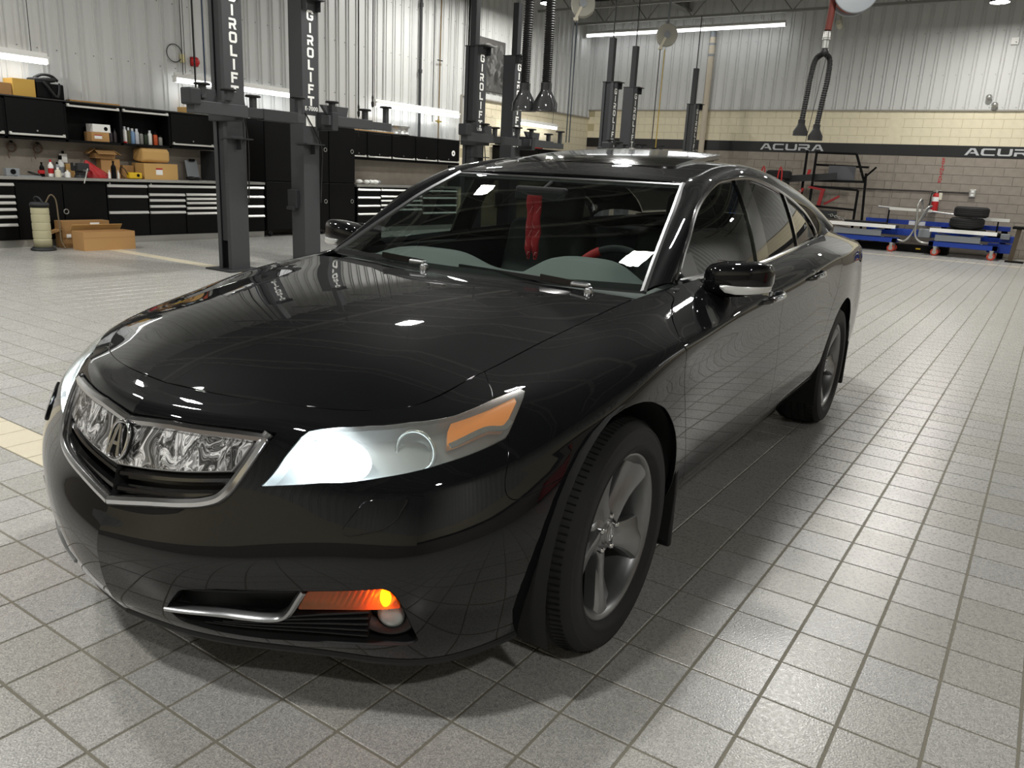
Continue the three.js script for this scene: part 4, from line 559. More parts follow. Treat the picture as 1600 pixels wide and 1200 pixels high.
const tyreM = std(0x1b1b1c, 0.72), rotorM = std(0x5a5754, 0.45, 0.8);
for (const s of [1, -1]) for (const [z, st] of [[0, 0.02], [-2.775, 0]]) {
  const w = partGroup('wheel'); w.position.set(0.805 * s, 0.335, z); w.rotation.y = st; const fl = g => s < 0 ? mirrorX(g) : g; if (z < -1) w.rotation.x = 0.25;
  mesh('tyre', fl(wheelParts.tyre), tyreM, w); mesh('tread_sipes', fl(wheelParts.sip), CM.dark, w).userData.kind = 'stuff';
  mesh('rim', fl(wheelParts.rimO), phys({ color: 0x8b8c8d, roughness: 0.36, metalness: 0.85, side: THREE.DoubleSide }), w);
  for (const g of wheelParts.spokes) mesh('spoke', fl(g), CM.alloy, w);
  mesh('hub', fl(wheelParts.hub), CM.alloy, w); mesh('centre_cap', fl(wheelParts.cap), CM.alloy, w); mesh('cap_mark', fl(wheelParts.capLogo), CM.chrome, w);
  for (const g of wheelParts.nuts) mesh('lug_nut', fl(g), CM.chrome, w);
  mesh('brake_disc', fl(wheelParts.brake), rotorM, w); mesh('brake_caliper', fl(wheelParts.cal), CM.blackPlastic, w);
}
// ---- door mirrors, handles
for (const s of [1, -1]) {
  const g = partGroup('door_mirror'); g.position.set(-.062 * s, -.008, -.19);
  const secs = []; const N = 28; // shell lofted across x
  for (const [x, cy, cz, hy, hz] of [[.866, .985, -.625, .018, .022], [.872, .987, -.618, .040, .045], [.89, .990, -.608, .052, .058], [.93, .996, -.598, .058, .066], [.985, 1.001, -.598, .059, .066], [1.035, 1.004, -.608, .057, .060], [1.068, 1.006, -.622, .050, .048], [1.083, 1.007, -.634, .040, .034], [1.089, 1.007, -.642, .020, .016]]) {
    const r = []; for (let i = 0; i < N; i++) { const a = i / N * 2 * Math.PI, k = 2 / 3.2; r.push(V(x, cy + hy * Math.sign(Math.sin(a)) * Math.abs(Math.sin(a)) ** k, cz + hz * Math.sign(Math.cos(a)) * Math.abs(Math.cos(a)) ** k)); } secs.push(r);
  }
  const shell = ringsGeo(secs, false, 1.2); mesh('shell', flipIf(shell, s), CM.paint, g);
  mesh('glass', flipIf(bx(.885, .945, -.668, 1.075, 1.05, -.662, .004), s), std(0xcccccc, 0.02, 1), g);
  const sig = []; for (const [x, z, y0, y1] of [[.945, -.529, .972, .980], [.965, -.5285, .957, .981], [1.0, -.531, .954, .981], [1.035, -.545, .956, .982], [1.065, -.568, .960, .983], [1.083, -.600, .964, .983], [1.09, -.628, .966, .983]]) sig.push([V(x, y0, z), V(x + .002, (y0 + y1) / 2, z + .0045), V(x, y1, z), V(x - .008, y1, z - .02), V(x - .008, y0, z - .02)]);
  mesh('side_signal', flipIf(ringsGeo(sig, false, 0.9), s), phys({ color: 0xd6d8d6, roughness: 0.25, clearcoat: 1, metalness: 0.2 }), g);
  mesh('stalk', flipIf(mergeG([(() => { const q = []; for (const [x, y, z, hy, hz] of [[.80, .955, -.64, .028, .055], [.85, .957, -.635, .022, .050], [.90, .950, -.62, .016, .048], [.96, .944, -.605, .010, .050], [1.02, .948, -.61, .006, .04]]) { const r = []; for (let i = 0; i < 12; i++) { const a = i / 12 * 2 * Math.PI; r.push(V(x, y + hy * Math.sin(a), z + hz * Math.cos(a))); } q.push(r); } return ringsGeo(q, false, 1.2); })()]), s), CM.gloss, g);
  for (const [z, y] of [[-1.16, .896], [-1.86, .925]]) { const h = partGroup('door_handle'); const pts = [[.940, y - .012, z + .10], [.966, y - .006, z + .085], [.978, y, z + .04], [.978, y + .002, z - .04], [.966, y + .004, z - .085], [.940, y + .002, z - .10]]; const t = tube(pts, 0.011, 40, 10); mesh('grip', flipIf(t, s), CM.gloss, h); const cupS = new THREE.SphereGeometry(0.042, 20, 12); cupS.scale(0.35, 0.8, 1.1); cupS.translate(.938, y - .012, z); mesh('cup', flipIf(cupS, s), CM.gloss, h); const inl = tube(pts.slice(1, 5).map(p => [p[0] + .0085, p[1], p[2]]), 0.005, 20, 6); mesh('chrome_inlay', flipIf(inl, s), CM.chrome, h); }
}
// ---- wipers
for (const [a, b, c] of [[[.56, .945, -.395], [.43, .955, -.41], [.02, .965, -.425]], [[-.10, .955, -.37], [-.25, .965, -.385], [-.60, .96, -.45]]]) {
  const w = partGroup('wiper'); mesh('pivot', lathe([[0.0005, 0.012], [0.010, 0.011], [0.015, 0.004], [0.016, -0.012]], 16).translate(...a), CM.satin, w);
  mesh('arm', bar([a[0], a[1] + .014, a[2]], [b[0] - .06, b[1] + .012, b[2]], 0.02, 0.011), CM.gloss, w);
  mesh('blade', bar([b[0] + .05, b[1] + .004, b[2] + .004], c, 0.016, 0.012), CM.blackPlastic, w);
  const n = [a[0] - .03, a[1] + .014, a[2]]; mesh('knuckle', box(0.07, 0.018, 0.024, ...n, 0.008), CM.satin, w);
}
// ---- cabin
const IM = { grey: std(0x6d716f, 0.8), dk: std(0x1d1f20, 0.85), leather: std(0x4a4d4c, 0.6) };
{
  const dash = surf((x, z) => { const b1 = Math.exp(-(((x - .36) / .20) ** 4)) * 0.085 * clamp((-.46 - z) / .22, 0, 1), b2 = Math.exp(-(((x + .36) / .24) ** 4)) * 0.055 * clamp((-.46 - z) / .22, 0, 1); return V(x, .905 + b1 + b2 + 0.02 * clamp((-.42 - z) / .3, 0, 1) - 0.6 * Math.max(0, -.78 - z), z); }, -1);
  part('dashboard', skin(dash, [[-.70, -.40], [.70, -.40], [.72, -.90], [-.72, -.90]], { cell: 0.03, gap: 0, lip: 0.05 }), IM.grey);
  part('dashboard_face', [bx(-.72, .45, -.92, .72, .86, -.86, .03)], IM.dk);
  for (const x of [.37, -.37]) { const s = partGroup('front_seat'); mesh('cushion', bx(x - .26, .32, -1.62, x + .26, .52, -1.12, .07), IM.leather, s); const b = bx(-.25, 0, -.08, .25, .62, .08, .07); b.rotateX(-.30); b.translate(x, .48, -1.60); mesh('backrest', b, IM.leather, s); const h = bx(-.14, 0, -.05, .14, .20, .05, .045); h.rotateX(-.15); h.translate(x, 1.05, -1.80); mesh('headrest', h, IM.leather, s); }
  const r = partGroup('rear_seat'); mesh('cushion', bx(-.65, .35, -2.55, .65, .52, -2.05, .06), IM.leather, r); const rb = bx(-.62, 0, -.07, .62, .55, .07, .06); rb.rotateX(-.35); rb.translate(0, .48, -2.55); mesh('backrest', rb, IM.leather, r);
  part('cabin_floor', [bx(-.75, .26, -2.7, .75, .30, -.5)], IM.dk); part('rear_shelf', [bx(-.66, .96, -3.3, .66, .985, -2.72)], IM.dk);
  pairPart('door_card', bx(.735, .34, -2.4, .78, .955, -.6, .01), IM.dk);
  const hl = surf((s, z) => ROOFf.pos(s * .98, z).add(V(0, -0.035, 0)), 1), hf = hl.nrm(.1, -1.8).y > 0 ? hl : surf(hl.pos, -1); part('headliner', skin(hf, [[-1, -1.2], [1, -1.2], [1, -2.7], [-1, -2.7]], { cell: 0.1, gap: 0, lip: 0.01, step: 0.08 }), IM.dk);
  const sw = partGroup('steering_wheel'); const T = new THREE.TorusGeometry(0.185, 0.016, 12, 48), arc = new THREE.TorusGeometry(0.185, 0.0185, 12, 16, 0.9); arc.rotateZ(2.0); const put = g => { g.rotateX(-0.42); g.translate(.37, .86, -.93); return g; };
  mesh('rim', put(T), IM.dk, sw); mesh('red_grip_wrap', put(arc), std(0xa01518, 0.6), sw); mesh('boss', put(mergeG([cyl(.07, .07, .05).rotateX(Math.PI / 2), box(.34, .03, .02)])), IM.dk, sw); mesh('column', rod([.37, .86, -.93], [.37, .78, -.7], .035), IM.dk, sw);
  const mr = partGroup('interior_mirror'); mesh('case', bx(-.12, 1.19, -1.02, .12, 1.25, -.985, .012), IM.dk, mr); mesh('stem', rod([0, 1.23, -1.0], [0, 1.268, -1.08], .008), IM.dk, mr);
}
{ // red bandana hung from the interior mirror
  const tx = document.createElement('canvas'); tx.width = 128; tx.height = 512; const c = tx.getContext('2d'); c.fillStyle = '#9c1a22'; c.fillRect(0, 0, 128, 512); c.fillStyle = '#e9d6d2';
  for (let i = 0; i < 9; i++) for (const [x0, y0] of [[4, 190], [70, 120], [4, 330], [72, 300], [10, 440]]) { c.beginPath(); c.arc(x0 + i * 6, y0 + (x0 > 50 ? -i * 6 : i * 6) + 20, 2.6, 0, 7); c.fill(); }
  c.strokeStyle = '#e9d6d2'; c.lineWidth = 4; c.beginPath(); c.arc(90, 470, 26, 2.5, 5.2); c.stroke(); c.fillStyle = '#1a0d0e'; c.beginPath(); c.arc(70, 480, 12, 0, 7); c.fill();
  const t = new THREE.CanvasTexture(tx); t.colorSpace = THREE.SRGBColorSpace;
  const b = thing('bandana', 'red patterned bandana hanging behind the windshield from the mirror', 'bandana', CAR_POS, CAR_TURN);
  const strip = (x0, ph, w) => { const R = []; for (let i = 0; i <= 24; i++) { const y = lerp(1.215, 0.955, i / 24), k = i > 20 ? 1 - (i - 20) / 6 : 1; const r = []; for (let j = 0; j < 14; j++) { const a = j / 14 * 2 * Math.PI; r.push(V(x0 + w * k * Math.cos(a) * (1 + .12 * Math.sin(i * .5 + ph)), y + (1 - k) * .0, -.955 + .012 * k * Math.sin(a) + .004 * Math.sin(i * .7 + ph))); } R.push(r); } const g = ringsGeo(R, false, 1.2); const p = g.attributes.position, uv = g.attributes.uv; for (let i = 0; i < p.count; i++) uv.setXY(i, clamp((p.getX(i) - x0 + w) / (2 * w), 0, 1), clamp((p.getY(i) - .95) / .27, 0, 1)); return g; };
  const m = std(0xffffff, 0.85, 0, { map: t }); mesh('hanging_fold', strip(-.018, 0, .017), m, b); mesh('hanging_fold', strip(.014, 1.4, .019), m, b);
}

// ================================================================ lifts
const font = await new FontLoader().loadAsync('fonts/droid/droid_sans_bold.typeface.json');
function textG(str, size, depth = 0.002) { const g = new TextGeometry(str, { font, size, depth, curveSegments: 4 }); g.computeBoundingBox(); const b = g.boundingBox; g.translate(-(b.min.x + b.max.x) / 2, -b.min.y, 0); return g; }
const SM = { grey: std(0x3c3e40, 0.55, 0.1), greyD: std(0x2c2e30, 0.6, 0.1), slot: std(0x0a0a0b, 0.8), white: std(0xf2f2ee, 0.5), black: phys({ color: 0x050506, roughness: 0.42, specularIntensity: 0.35 }), blackM: phys({ color: 0x060607, roughness: 0.6, specularIntensity: 0.3 }), alu: std(0xe4e4df, 0.32, 0.55), steel: std(0xb4b4b0, 0.3, 0.75), card: std(0xb98f5c, 0.85), cardD: std(0xa07a4c, 0.85), cardL: std(0xc9a163, 0.85), red: std(0xb3161a, 0.5), redD: std(0x8c1418, 0.5), blue: std(0x123a9c, 0.42, 0.1), rubber: std(0x161617, 0.75), yellow: std(0xe0b818, 0.5), wood: std(0xb38a50, 0.7), hose: std(0x151515, 0.6), cream: std(0xd9d4c0, 0.55), greyL: std(0x8d9296, 0.45, 0.3) };
const LET = { // block capitals on a unit square, stroke .26
  I: [[.37, 0], [.63, 0], [.63, 1], [.37, 1]], L: [[.08, 0], [.95, 0], [.95, .22], [.36, .22], [.36, 1], [.08, 1]], F: [[.08, 0], [.36, 0], [.36, .40], [.84, .40], [.84, .60], [.36, .60], [.36, .78], [.95, .78], [.95, 1], [.08, 1]], T: [[.36, 0], [.64, 0], [.64, .78], [1, .78], [1, 1], [0, 1], [0, .78], [.36, .78]],
  O: [[.18, 0], [.82, 0], [1, .16], [1, .84], [.82, 1], [.5, 1], [.5, .79], [.70, .79], [.74, .75], [.74, .25], [.70, .21], [.30, .21], [.26, .25], [.26, .75], [.30, .79], [.4999, .79], [.4999, 1], [.18, 1], [0, .84], [0, .16]],
  G: [[.18, 0], [.82, 0], [1, .16], [1, .54], [.54, .54], [.54, .36], [.74, .36], [.74, .25], [.70, .21], [.30, .21], [.26, .25], [.26, .75], [.30, .79], [.70, .79], [.74, .75], [.74, .68], [1, .68], [1, .84], [.82, 1], [.18, 1], [0, .84], [0, .16]],
  R: [[.04, 0], [.31, 0], [.31, .34], [.50, .34], [.70, 0], [1, 0], [.77, .37], [.92, .44], [.97, .55], [.97, .82], [.82, 1], [.04, 1], [.04, .79], [.66, .79], [.71, .74], [.71, .60], [.66, .55], [.04, .55]] };
const gLetters = 'GIROLIFT'.split('').map(c => { const g = extr(LET[c].map(([x, y]) => [(x - .5) * .105, y * .115]), .002); return g; }), gModel = textG('E-7000', 0.05);
function liftPost(z, far, label, opt = {}) {
  const g = thing('lift_post', label, 'lift post', [-7.32, 0, z]); const s = far ? 1 : -1, H = 3.2, y = 0;
  const zz = (a, b) => [Math.min(a * s, b * s), Math.max(a * s, b * s)];
  const B = (x0, y0, za, x1, y1, zb, r = 0) => { const [a, b] = zz(za, zb); return bx(x0, y0, a, x1, y1, b, r); };
  mesh('column', [B(-.12, 0, -.13, .12, H, -.118), B(.108, 0, -.118, .12, H, .13), B(-.12, 0, -.118, -.108, H, .13), B(.06, 0, .118, .108, H, .13), B(-.108, 0, .118, -.06, H, .13)], SM.grey, g);
  mesh('column_lining', B(-.107, .02, -.117, .107, H - .01, -.112), SM.slot, g);
  mesh('base_plate', bx(-.24, 0, -.24, .24, .02, .24, .004), SM.greyD, g);
  mesh('top_plate', [B(-.13, H, -.14, .24, H + .014, .14), B(.12, H - .12, -.12, .20, H, -.11), B(.12, H - .12, .10, .20, H, .11)], SM.greyD, g);
  mesh('mast', B(-.055, .35, .0, .055, opt.mast || 4.05, .11), SM.greyD, g);
  mesh('mast_rod', rod([0, opt.mast || 4.05, .055 * s], [0, 5.27, .055 * s], .012), SM.greyD, g);
  gLetters.forEach((q, i) => { const m = mesh('letter', q, SM.white, g); m.rotation.y = Math.PI / 2; m.position.set(.1201, 3.09 - .115 - i * .1415, -.005); });
  { const m = mesh('model_lettering', gModel, SM.white, g); m.rotation.y = Math.PI / 2; m.position.set(.1201, 1.925, -.01); }
  mesh('ledge_bracket', [B(.0, 1.515, -.16, .22, 1.53, .14), B(.12, 1.40, -.01, .20, 1.515, .0)], SM.greyD, g);
  if (!far || opt.plate) mesh('rating_plate', B(.12, 1.74, -.08, .1225, 1.87, .07), SM.white, g);
  mesh('carriage', [B(-.11, 1.55, .02, .11, 2.02, .10), B(-.11, 1.70, .10, .40, 1.92, .20, .01)], SM.greyD, g);
  // swing arms
  const gus = (za, zb, x, w) => { const e = extr(far ? [[za, 1.86], [zb, 1.86], [zb - .12, 2.0], [za + .03, 2.0]] : [[za, 1.86], [zb, 1.86], [zb + .12, 2.0], [za - .03, 2.0]], w); e.rotateY(-Math.PI / 2); e.translate(x + w, 0, 0); return e; };
  const pad = (x, yy, zc, y0) => { mesh('pad_riser', bx(x - .03, y0, zc - .03, x + .03, yy, zc + .03, .004), SM.grey, g); mesh('lift_pad', lathe([[.001, .014], [.075, .014], [.085, .006], [.085, -.008], [.03, -.014], [.001, -.014]], 20).translate(x, yy + .01, zc), SM.rubber, g); };
  if (far) {
    mesh('arm', bx(.34, 1.74, .10, .48, 1.87, .78, .008), SM.grey, g); mesh('arm_gusset', gus(.42, .72, .36, .03), SM.grey, g); mesh('arm_gusset', gus(.12, .40, .43, .03), SM.grey, g);
    mesh('telescopic_arm', bx(.355, 1.75, -.12, .465, 1.855, .11, .006), SM.greyD, g); mesh('arm', bx(.34, 1.735, -.62, .47, 1.86, -.12, .008), SM.greyD, g); mesh('telescopic_arm', bx(.355, 1.745, -.74, .455, 1.845, -.62, .006), SM.grey, g);
    pad(.41, 1.97, -.02, 1.85); pad(.40, 2.02, -.68, 1.84); pad(.40, 2.03, .62, 1.9); pad(.46, 2.0, .34, 1.9); mesh('arm_pivot_head', bx(.33, 1.82, .70, .50, 1.99, .84, .02), SM.greyD, g);
  } else {
    mesh('arm', bx(.24, 1.76, -.84, .38, 1.88, -.06, .008), SM.grey, g); mesh('arm_gusset', gus(-.42, -.12, .27, .05), SM.grey, g); mesh('telescopic_arm', bx(.255, 1.77, -1.22, .365, 1.865, -.84, .006), SM.grey, g);
    pad(.31, 1.99, -.76, 1.87); pad(.31, 2.06, -1.16, 1.86); pad(.33, 2.03, -.16, 1.9);
    mesh('control_box', [bx(-.14, .72, .12, .02, .95, .18, .006), bx(-.12, .70, .18, .0, .74, .22)], SM.greyD, g);
  }
  mesh('cable', tube([[.125, 1.9, -.10 * s], [.16, 1.5, -.13], [.15, 1.2, -.14], [.15, .8, -.12]], .008, 24, 6), SM.hose, g);
  return g;
}
liftPost(-3.22, true, 'nearest black lift post with a dark channel and white lettering, left of the hood', { mast: 4.2 });
liftPost(-4.35, false, 'second lift post from the left, with a white rating plate below its lettering', { mast: 4.2 });
liftPost(-7.92, true, 'third lift post from the left, just right of the wall cabinets');
liftPost(-8.98, false, 'fourth lift post from the left, partly behind an exhaust hose nozzle');
liftPost(-12.57, true, 'fifth lift post from the left, against the tan blocks with a tall mast');
liftPost(-13.52, false, 'sixth lift post from the left, with a broad plain side face');
liftPost(-17.1, true, 'farthest lift post, rightmost, beside the white wall pipe');

// ================================================================ workbenches along the left wall
const XF = -10.6, XU = -10.75, XW = -11.072;
function handle(parent, z0, z1, y, x = XF, h = 0.042) { const g = extr([[0, 0], [0.028, 0.006], [0.03, 0.016], [0.012, h], [0, h]], Math.abs(z1 - z0)); g.rotateY(0); const m = mesh('handle', g, SM.alu, parent); m.position.set(x + 0.012, y, Math.min(z0, z1)); return m; }
function drawerUnit(z0, z1, ys, label, cols = 1, topWide = false) {
  const g = thing('drawer_cabinet', label, 'cabinet', [0, 0, 0]); const a = Math.min(z0, z1), b = Math.max(z0, z1); mesh('body', bx(XW, .1, a, XF - .012, .885, b), SM.blackM, g);
  const bank = (za, zb, list, yt) => { let top = yt; list.forEach((y, i) => { const bot = i + 1 < list.length ? list[i + 1] + .05 : .115; const d = mesh('drawer', bx(XF - .012, bot, za + .008, XF + .012, y + .048, zb - .008, .003), SM.black, g); const q = extr([[0, 0], [0.028, 0.006], [0.03, 0.016], [0.012, .042], [0, .042]], zb - za - .03); q.translate(XF + .012, y, za + .015); mesh('handle', q, SM.alu, d); }); };
  if (topWide) { const d = mesh('drawer', bx(XF - .012, ys[0][1] + .052, a + .008, XF + .012, ys[0][0] + .048, b - .008, .003), SM.black, g); const q = extr([[0, 0], [0.028, 0.006], [0.03, 0.016], [0.012, .042], [0, .042]], b - a - .03); q.translate(XF + .012, ys[0][0], a + .015); mesh('handle', q, SM.alu, d); const mid = (a + b) / 2; bank(mid, b, ys[0].slice(1)); bank(a, mid, ys[1]); } else bank(a, b, ys);
  mesh('lock', cyl(.012, .012, .012).rotateZ(Math.PI / 2).translate(XF + .01, .86, b - .06), SM.steel, g); return g;
}
function doorUnit(z0, z1, label) { const g = thing('door_cabinet', label, 'cabinet'); const a = Math.min(z0, z1), b = Math.max(z0, z1), m = (a + b) / 2; mesh('body', bx(XW, .1, a, XF - .012, .885, b), SM.blackM, g); for (const [p, q, lz] of [[a, m, m - .07], [m, b, m + .07]]) { const d = mesh('door', bx(XF - .012, .115, p + .006, XF + .012, .84, q - .006, .004), SM.black, g); } const r = new THREE.TorusGeometry(.032, .006, 8, 24); r.rotateY(Math.PI / 2); r.translate(XF + .018, .47, m - .02); mesh('latch_ring', r, SM.steel, g); return g; }
drawerUnit(-1.55, -2.3, [.8, .645, .565, .48, .385, .28], 'black drawer cabinet cut by the left edge of the frame');
doorUnit(-2.3, -3.53, 'black double-door base cabinet behind the standing fluid tank');
drawerUnit(-3.53, -4.17, [.805, .655, .425], 'black base cabinet with three drawers beside the cardboard on the floor');
drawerUnit(-4.17, -5.42, [[.81, .685, .6, .51, .42], [.69, .625, .56, .48, .40]], 'wide black drawer cabinet left of the nearest lift post', 2, true);
drawerUnit(-5.75, -6.32, [.81, .66, .5, .34], 'narrow black drawer cabinet glimpsed between the two nearest lift posts');
drawerUnit(-8.55, -9.2, [.81, .66, .5, .34], 'black drawer cabinet next to the lockers behind the windshield edge');
drawerUnit(-9.2, -10.5, [[.81, .685, .6, .51, .42], [.69, .6, .51, .42]], 'wide black drawer cabinet right of the lockers', 2, true);
drawerUnit(-10.5, -11.7, [.81, .66, .5, .34], 'black drawer cabinet mostly hidden by the car roof');
{ const k = solo('toe_kick', bx(XW, 0, -6.33, XF - .03, .1, -.2), SM.steel, 'brushed steel toe kick strip under the near base cabinets', 'trim'); solo('toe_kick', bx(XW, 0, -12.2, XF - .03, .1, -8.52), SM.steel, 'brushed steel toe kick strip under the far base cabinets', 'trim'); }
const worktop = (z0, z1, label) => { const g = thing('worktop', label, 'worktop'); mesh('slab', bx(XW, .888, z1, XF + .035, .928, z0, .004), SM.steel, g); };
worktop(-.3, -5.42, 'long stainless worktop with vise and boxes at left'); worktop(-5.72, -6.33, 'short stainless worktop between the two nearest lift posts'); worktop(-8.53, -11.94, 'stainless worktop right of the lockers');
// wall cabinets with lift-up doors
function wallCab(z0, z1, open, label) {
  const g = thing('wall_cabinet', label, 'cabinet'); const a = Math.min(z0, z1), b = Math.max(z0, z1), y0 = 1.405, y1 = 1.935; mesh('carcass', [bx(XW, y0, a, XU, y0 + .03, b), bx(XW, y1 - .03, a, XU, y1, b), bx(XW, y0, a, XU, y1, a + .02), bx(XW, y0, b - .02, XU, y1, b), bx(XW, y0, a, XW + .012, y1, b)], SM.blackM, g);
  const d = open ? mesh('door', bx(XU - .30, y1 - .055, a + .025, XU - .01, y1 - .04, b - .025), SM.black, g) : mesh('door', bx(XU - .004, y0 + .075, a + .02, XU + .014, y1 - .02, b - .02, .004), SM.black, g);
  const hy = open ? y1 - .05 : y0 + .062, hx = XU + .03; mesh('handle', [bx(hx - .012, hy - .012, a + .03, hx + .012, hy + .016, b - .03, .006), bx(XU, hy - .01, a + .03, hx, hy + .03, a + .06), bx(XU, hy - .01, b - .06, hx, hy + .03, b - .03)], SM.alu, g);
  if (!open) mesh('lock', cyl(.011, .011, .012).rotateZ(Math.PI / 2).translate(XU + .018, y0 + .12, (a + b) / 2), SM.steel, g); return g;
}
wallCab(-1.55, -2.34, false, 'black wall cabinet at the left frame edge, under the small labelled carton');
wallCab(-2.34, -3.12, false, 'closed black wall cabinet under the yellow box and tote bag');
wallCab(-3.12, -3.92, true, 'open wall cabinet holding a white box on a brown box');
wallCab(-3.92, -4.70, true, 'open wall cabinet holding a row of spray cans');
wallCab(-4.70, -5.48, false, 'closed black wall cabinet left of the nearest lift post');
wallCab(-8.52, -8.97, false, 'narrow grey-lit wall cabinet just right of the lockers'); wallCab(-8.97, -9.68, false, 'second wall cabinet right of the lockers, catching grey light'); wallCab(-9.68, -10.42, false, 'third wall cabinet right of the lockers, plain black'); wallCab(-10.42, -11.16, false, 'fourth wall cabinet right of the lockers, under the wheel rim'); wallCab(-11.16, -11.95, false, 'wall cabinet with a round white sticker beside the third lift post');
wallCab(-13.7, -14.5, false, 'black wall cabinet seen between the third and fourth lift posts'); wallCab(-14.5, -15.3, false, 'black wall cabinet right of the fourth lift post'); wallCab(-15.3, -16.1, false, 'black wall cabinet above the car roof, under the red tool'); wallCab(-16.1, -17.3, false, 'black wall cabinet nearest the room corner');
{ const y0 = 1.405; for (const [a, b, l] of [[-5.5, -1.5, 'dark top board over the near wall cabinets'], [-12.0, -8.5, 'dark top board over the cabinets right of the lockers'], [-17.4, -13.6, 'dark top board over the far corner cabinets']]) solo('cabinet_top_board', bx(XW, 1.936, a, XU + .02, 1.952, b), std(0x2b2a28, 0.6), l, 'board'); }
solo('bench_end_panel', bx(XW, .93, -5.5, XF - .1, 1.40, -5.44), SM.greyD, 'dark grey panel closing the right end of the near bench', 'panel'); solo('bench_end_panel', bx(XW, .93, -12.02, XF - .1, 1.40, -11.96), SM.greyD, 'dark grey panel closing the bench end beside the third lift post', 'panel');
// tall lockers
for (const [a, b, l] of [[-6.36, -7.2, 'tall black locker between the two nearest lift posts'], [-7.2, -7.82, 'middle tall black locker, beside the second lift post'], [-7.82, -8.5, 'right-hand tall black locker next to the wall cabinets']]) {
  const g = thing('locker', l, 'locker'); mesh('body', bx(XW, .1, b, XF - .012, 1.98, a), SM.blackM, g); for (const [p, q] of [[.12, .94], [.96, 1.96]]) { mesh('door', bx(XF - .012, p, b + .01, XF + .012, q, a - .01, .004), SM.black, g); const r = new THREE.TorusGeometry(.034, .006, 8, 24); r.rotateY(Math.PI / 2); r.translate(XF + .02, (p + q) / 2 + .08, b + .09); mesh('latch_ring', r, SM.steel, g); }
  for (const z of [a - .12, b + .12]) { const c = cyl(.05, .05, .03, 0, 0, 0, 16); c.rotateX(Math.PI / 2); c.translate(XF - .06, .05, z); mesh('caster', c, SM.rubber, g); mesh('caster_fork', bx(XF - .08, .05, z - .02, XF - .04, .1, z + .02), SM.steel, g); }
}
// ---------------------------------------------------------------- things on and around the near bench
const T0 = 1.952, C0 = 0.928, S0 = 1.435;
function carton(label, x0, z0, x1, z1, y0, h, mat, extra) { const g = thing('carton', label, 'box', [(x0 + x1) / 2, y0, (z0 + z1) / 2], 0); const w = Math.abs(x1 - x0), d = Math.abs(z1 - z0); mesh('box', box(w, h, d, 0, h / 2, 0, .004), mat, g); mesh('tape', box(w * 1.004, .002, .05, 0, h + .0005, 0), SM.cardL, g); if (extra === 'label') mesh('shipping_label', bx(w / 2, h * .3, -.02, w / 2 + .002, h * .62, .09), SM.white, g), mesh('red_label_strip', bx(w / 2 + .002, h * .62, -.02, w / 2 + .003, h * .72, .09), SM.red, g); return g; }
carton('small labelled brown carton at the left frame edge on the wall cabinets', -11.05, -2.15, -10.82, -2.5, T0, .15, SM.cardD, 'label');
carton('yellowish carton left of the black tote bag on the wall cabinets', -11.06, -2.51, -10.8, -2.79, T0, .22, std(0xc7a04e, .85));
carton('small brown carton on the wall cabinets next to the nearest lift post', -11.05, -5.05, -10.85, -5.22, T0, .09, SM.cardL);
solo('plank', box(.12, .025, .72, -10.9, T0 + .0125, -3.62, .003), SM.wood, 'pale wooden plank lying on top of the wall cabinets', 'plank');
{ const g = thing('tote_bag', 'black tool tote bag with a folded strap on the wall cabinets', 'bag', [-10.92, T0, -2.99]); mesh('pouch', [box(.24, .22, .19, 0, .11, .085, .02), box(.24, .20, .17, 0, .10, -.095, .02)], SM.blackM, g); mesh('flap', box(.22, .06, .30, -.01, .245, .03, .028).rotateX(.08), SM.hose, g); mesh('strap', tube([[.13, .22, .10], [.16, .15, .05], [.17, .03, -.05], [.14, .10, -.10], [.12, .21, -.12]], .016, 30, 6), SM.rubber, g); mesh('grip', tube([[.0, .26, .15], [.02, .31, .05], [.02, .30, -.08], [.0, .25, -.16]], .02, 24, 6), SM.hose, g); }
// bench vise
{ const g = thing('bench_vise', 'dark grey bench vise clamped to the near worktop', 'vise', [-10.66, C0, -3.22]); mesh('base', [cyl(.085, .075, .04, 0, .02, 0), box(.12, .05, .10, 0, .065, 0, .01)], SM.greyD, g); mesh('fixed_jaw', box(.10, .11, .16, -.06, .145, 0, .012), SM.greyD, g); mesh('sliding_jaw', box(.08, .11, .16, .06, .145, 0, .012), SM.greyD, g); mesh('screw', rod([.05, .10, 0], [.17, .10, 0], .016), SM.steel, g); mesh('handle_bar', rod([.16, .13, -.02], [.17, -.07, .05], .009), SM.steel, g); mesh('jaw_plate', [box(.012, .04, .17, -.006, .18, 0), box(.012, .04, .17, .016, .18, 0)], SM.steel, g); }
{ // red cloth heap
  const R = []; for (let i = 0; i <= 12; i++) { const t = i / 12, r = []; for (let k = 0; k < 28; k++) { const a = k / 28 * 2 * Math.PI, w = 1 + .10 * Math.sin(5 * a + 3 * t) + .07 * Math.sin(9 * a - 5 * t); r.push(V(.12 * (1 - t * .92) * w * Math.cos(a), .24 * Math.pow(t, .8), (.20 * (1 - t * .95) * w * Math.sin(a)) + .12 * t)); } R.push(r); }
  const g = ringsGeo(R, false, 1.4); g.translate(-10.79, C0 + .002, -3.50); solo('shop_rag', g, SM.red, 'bright red cloth heaped beside the vise', 'cloth'); }
carton('plain brown carton standing behind the red cloth', -11.05, -3.67, -10.92, -3.96, C0, .27, SM.card);
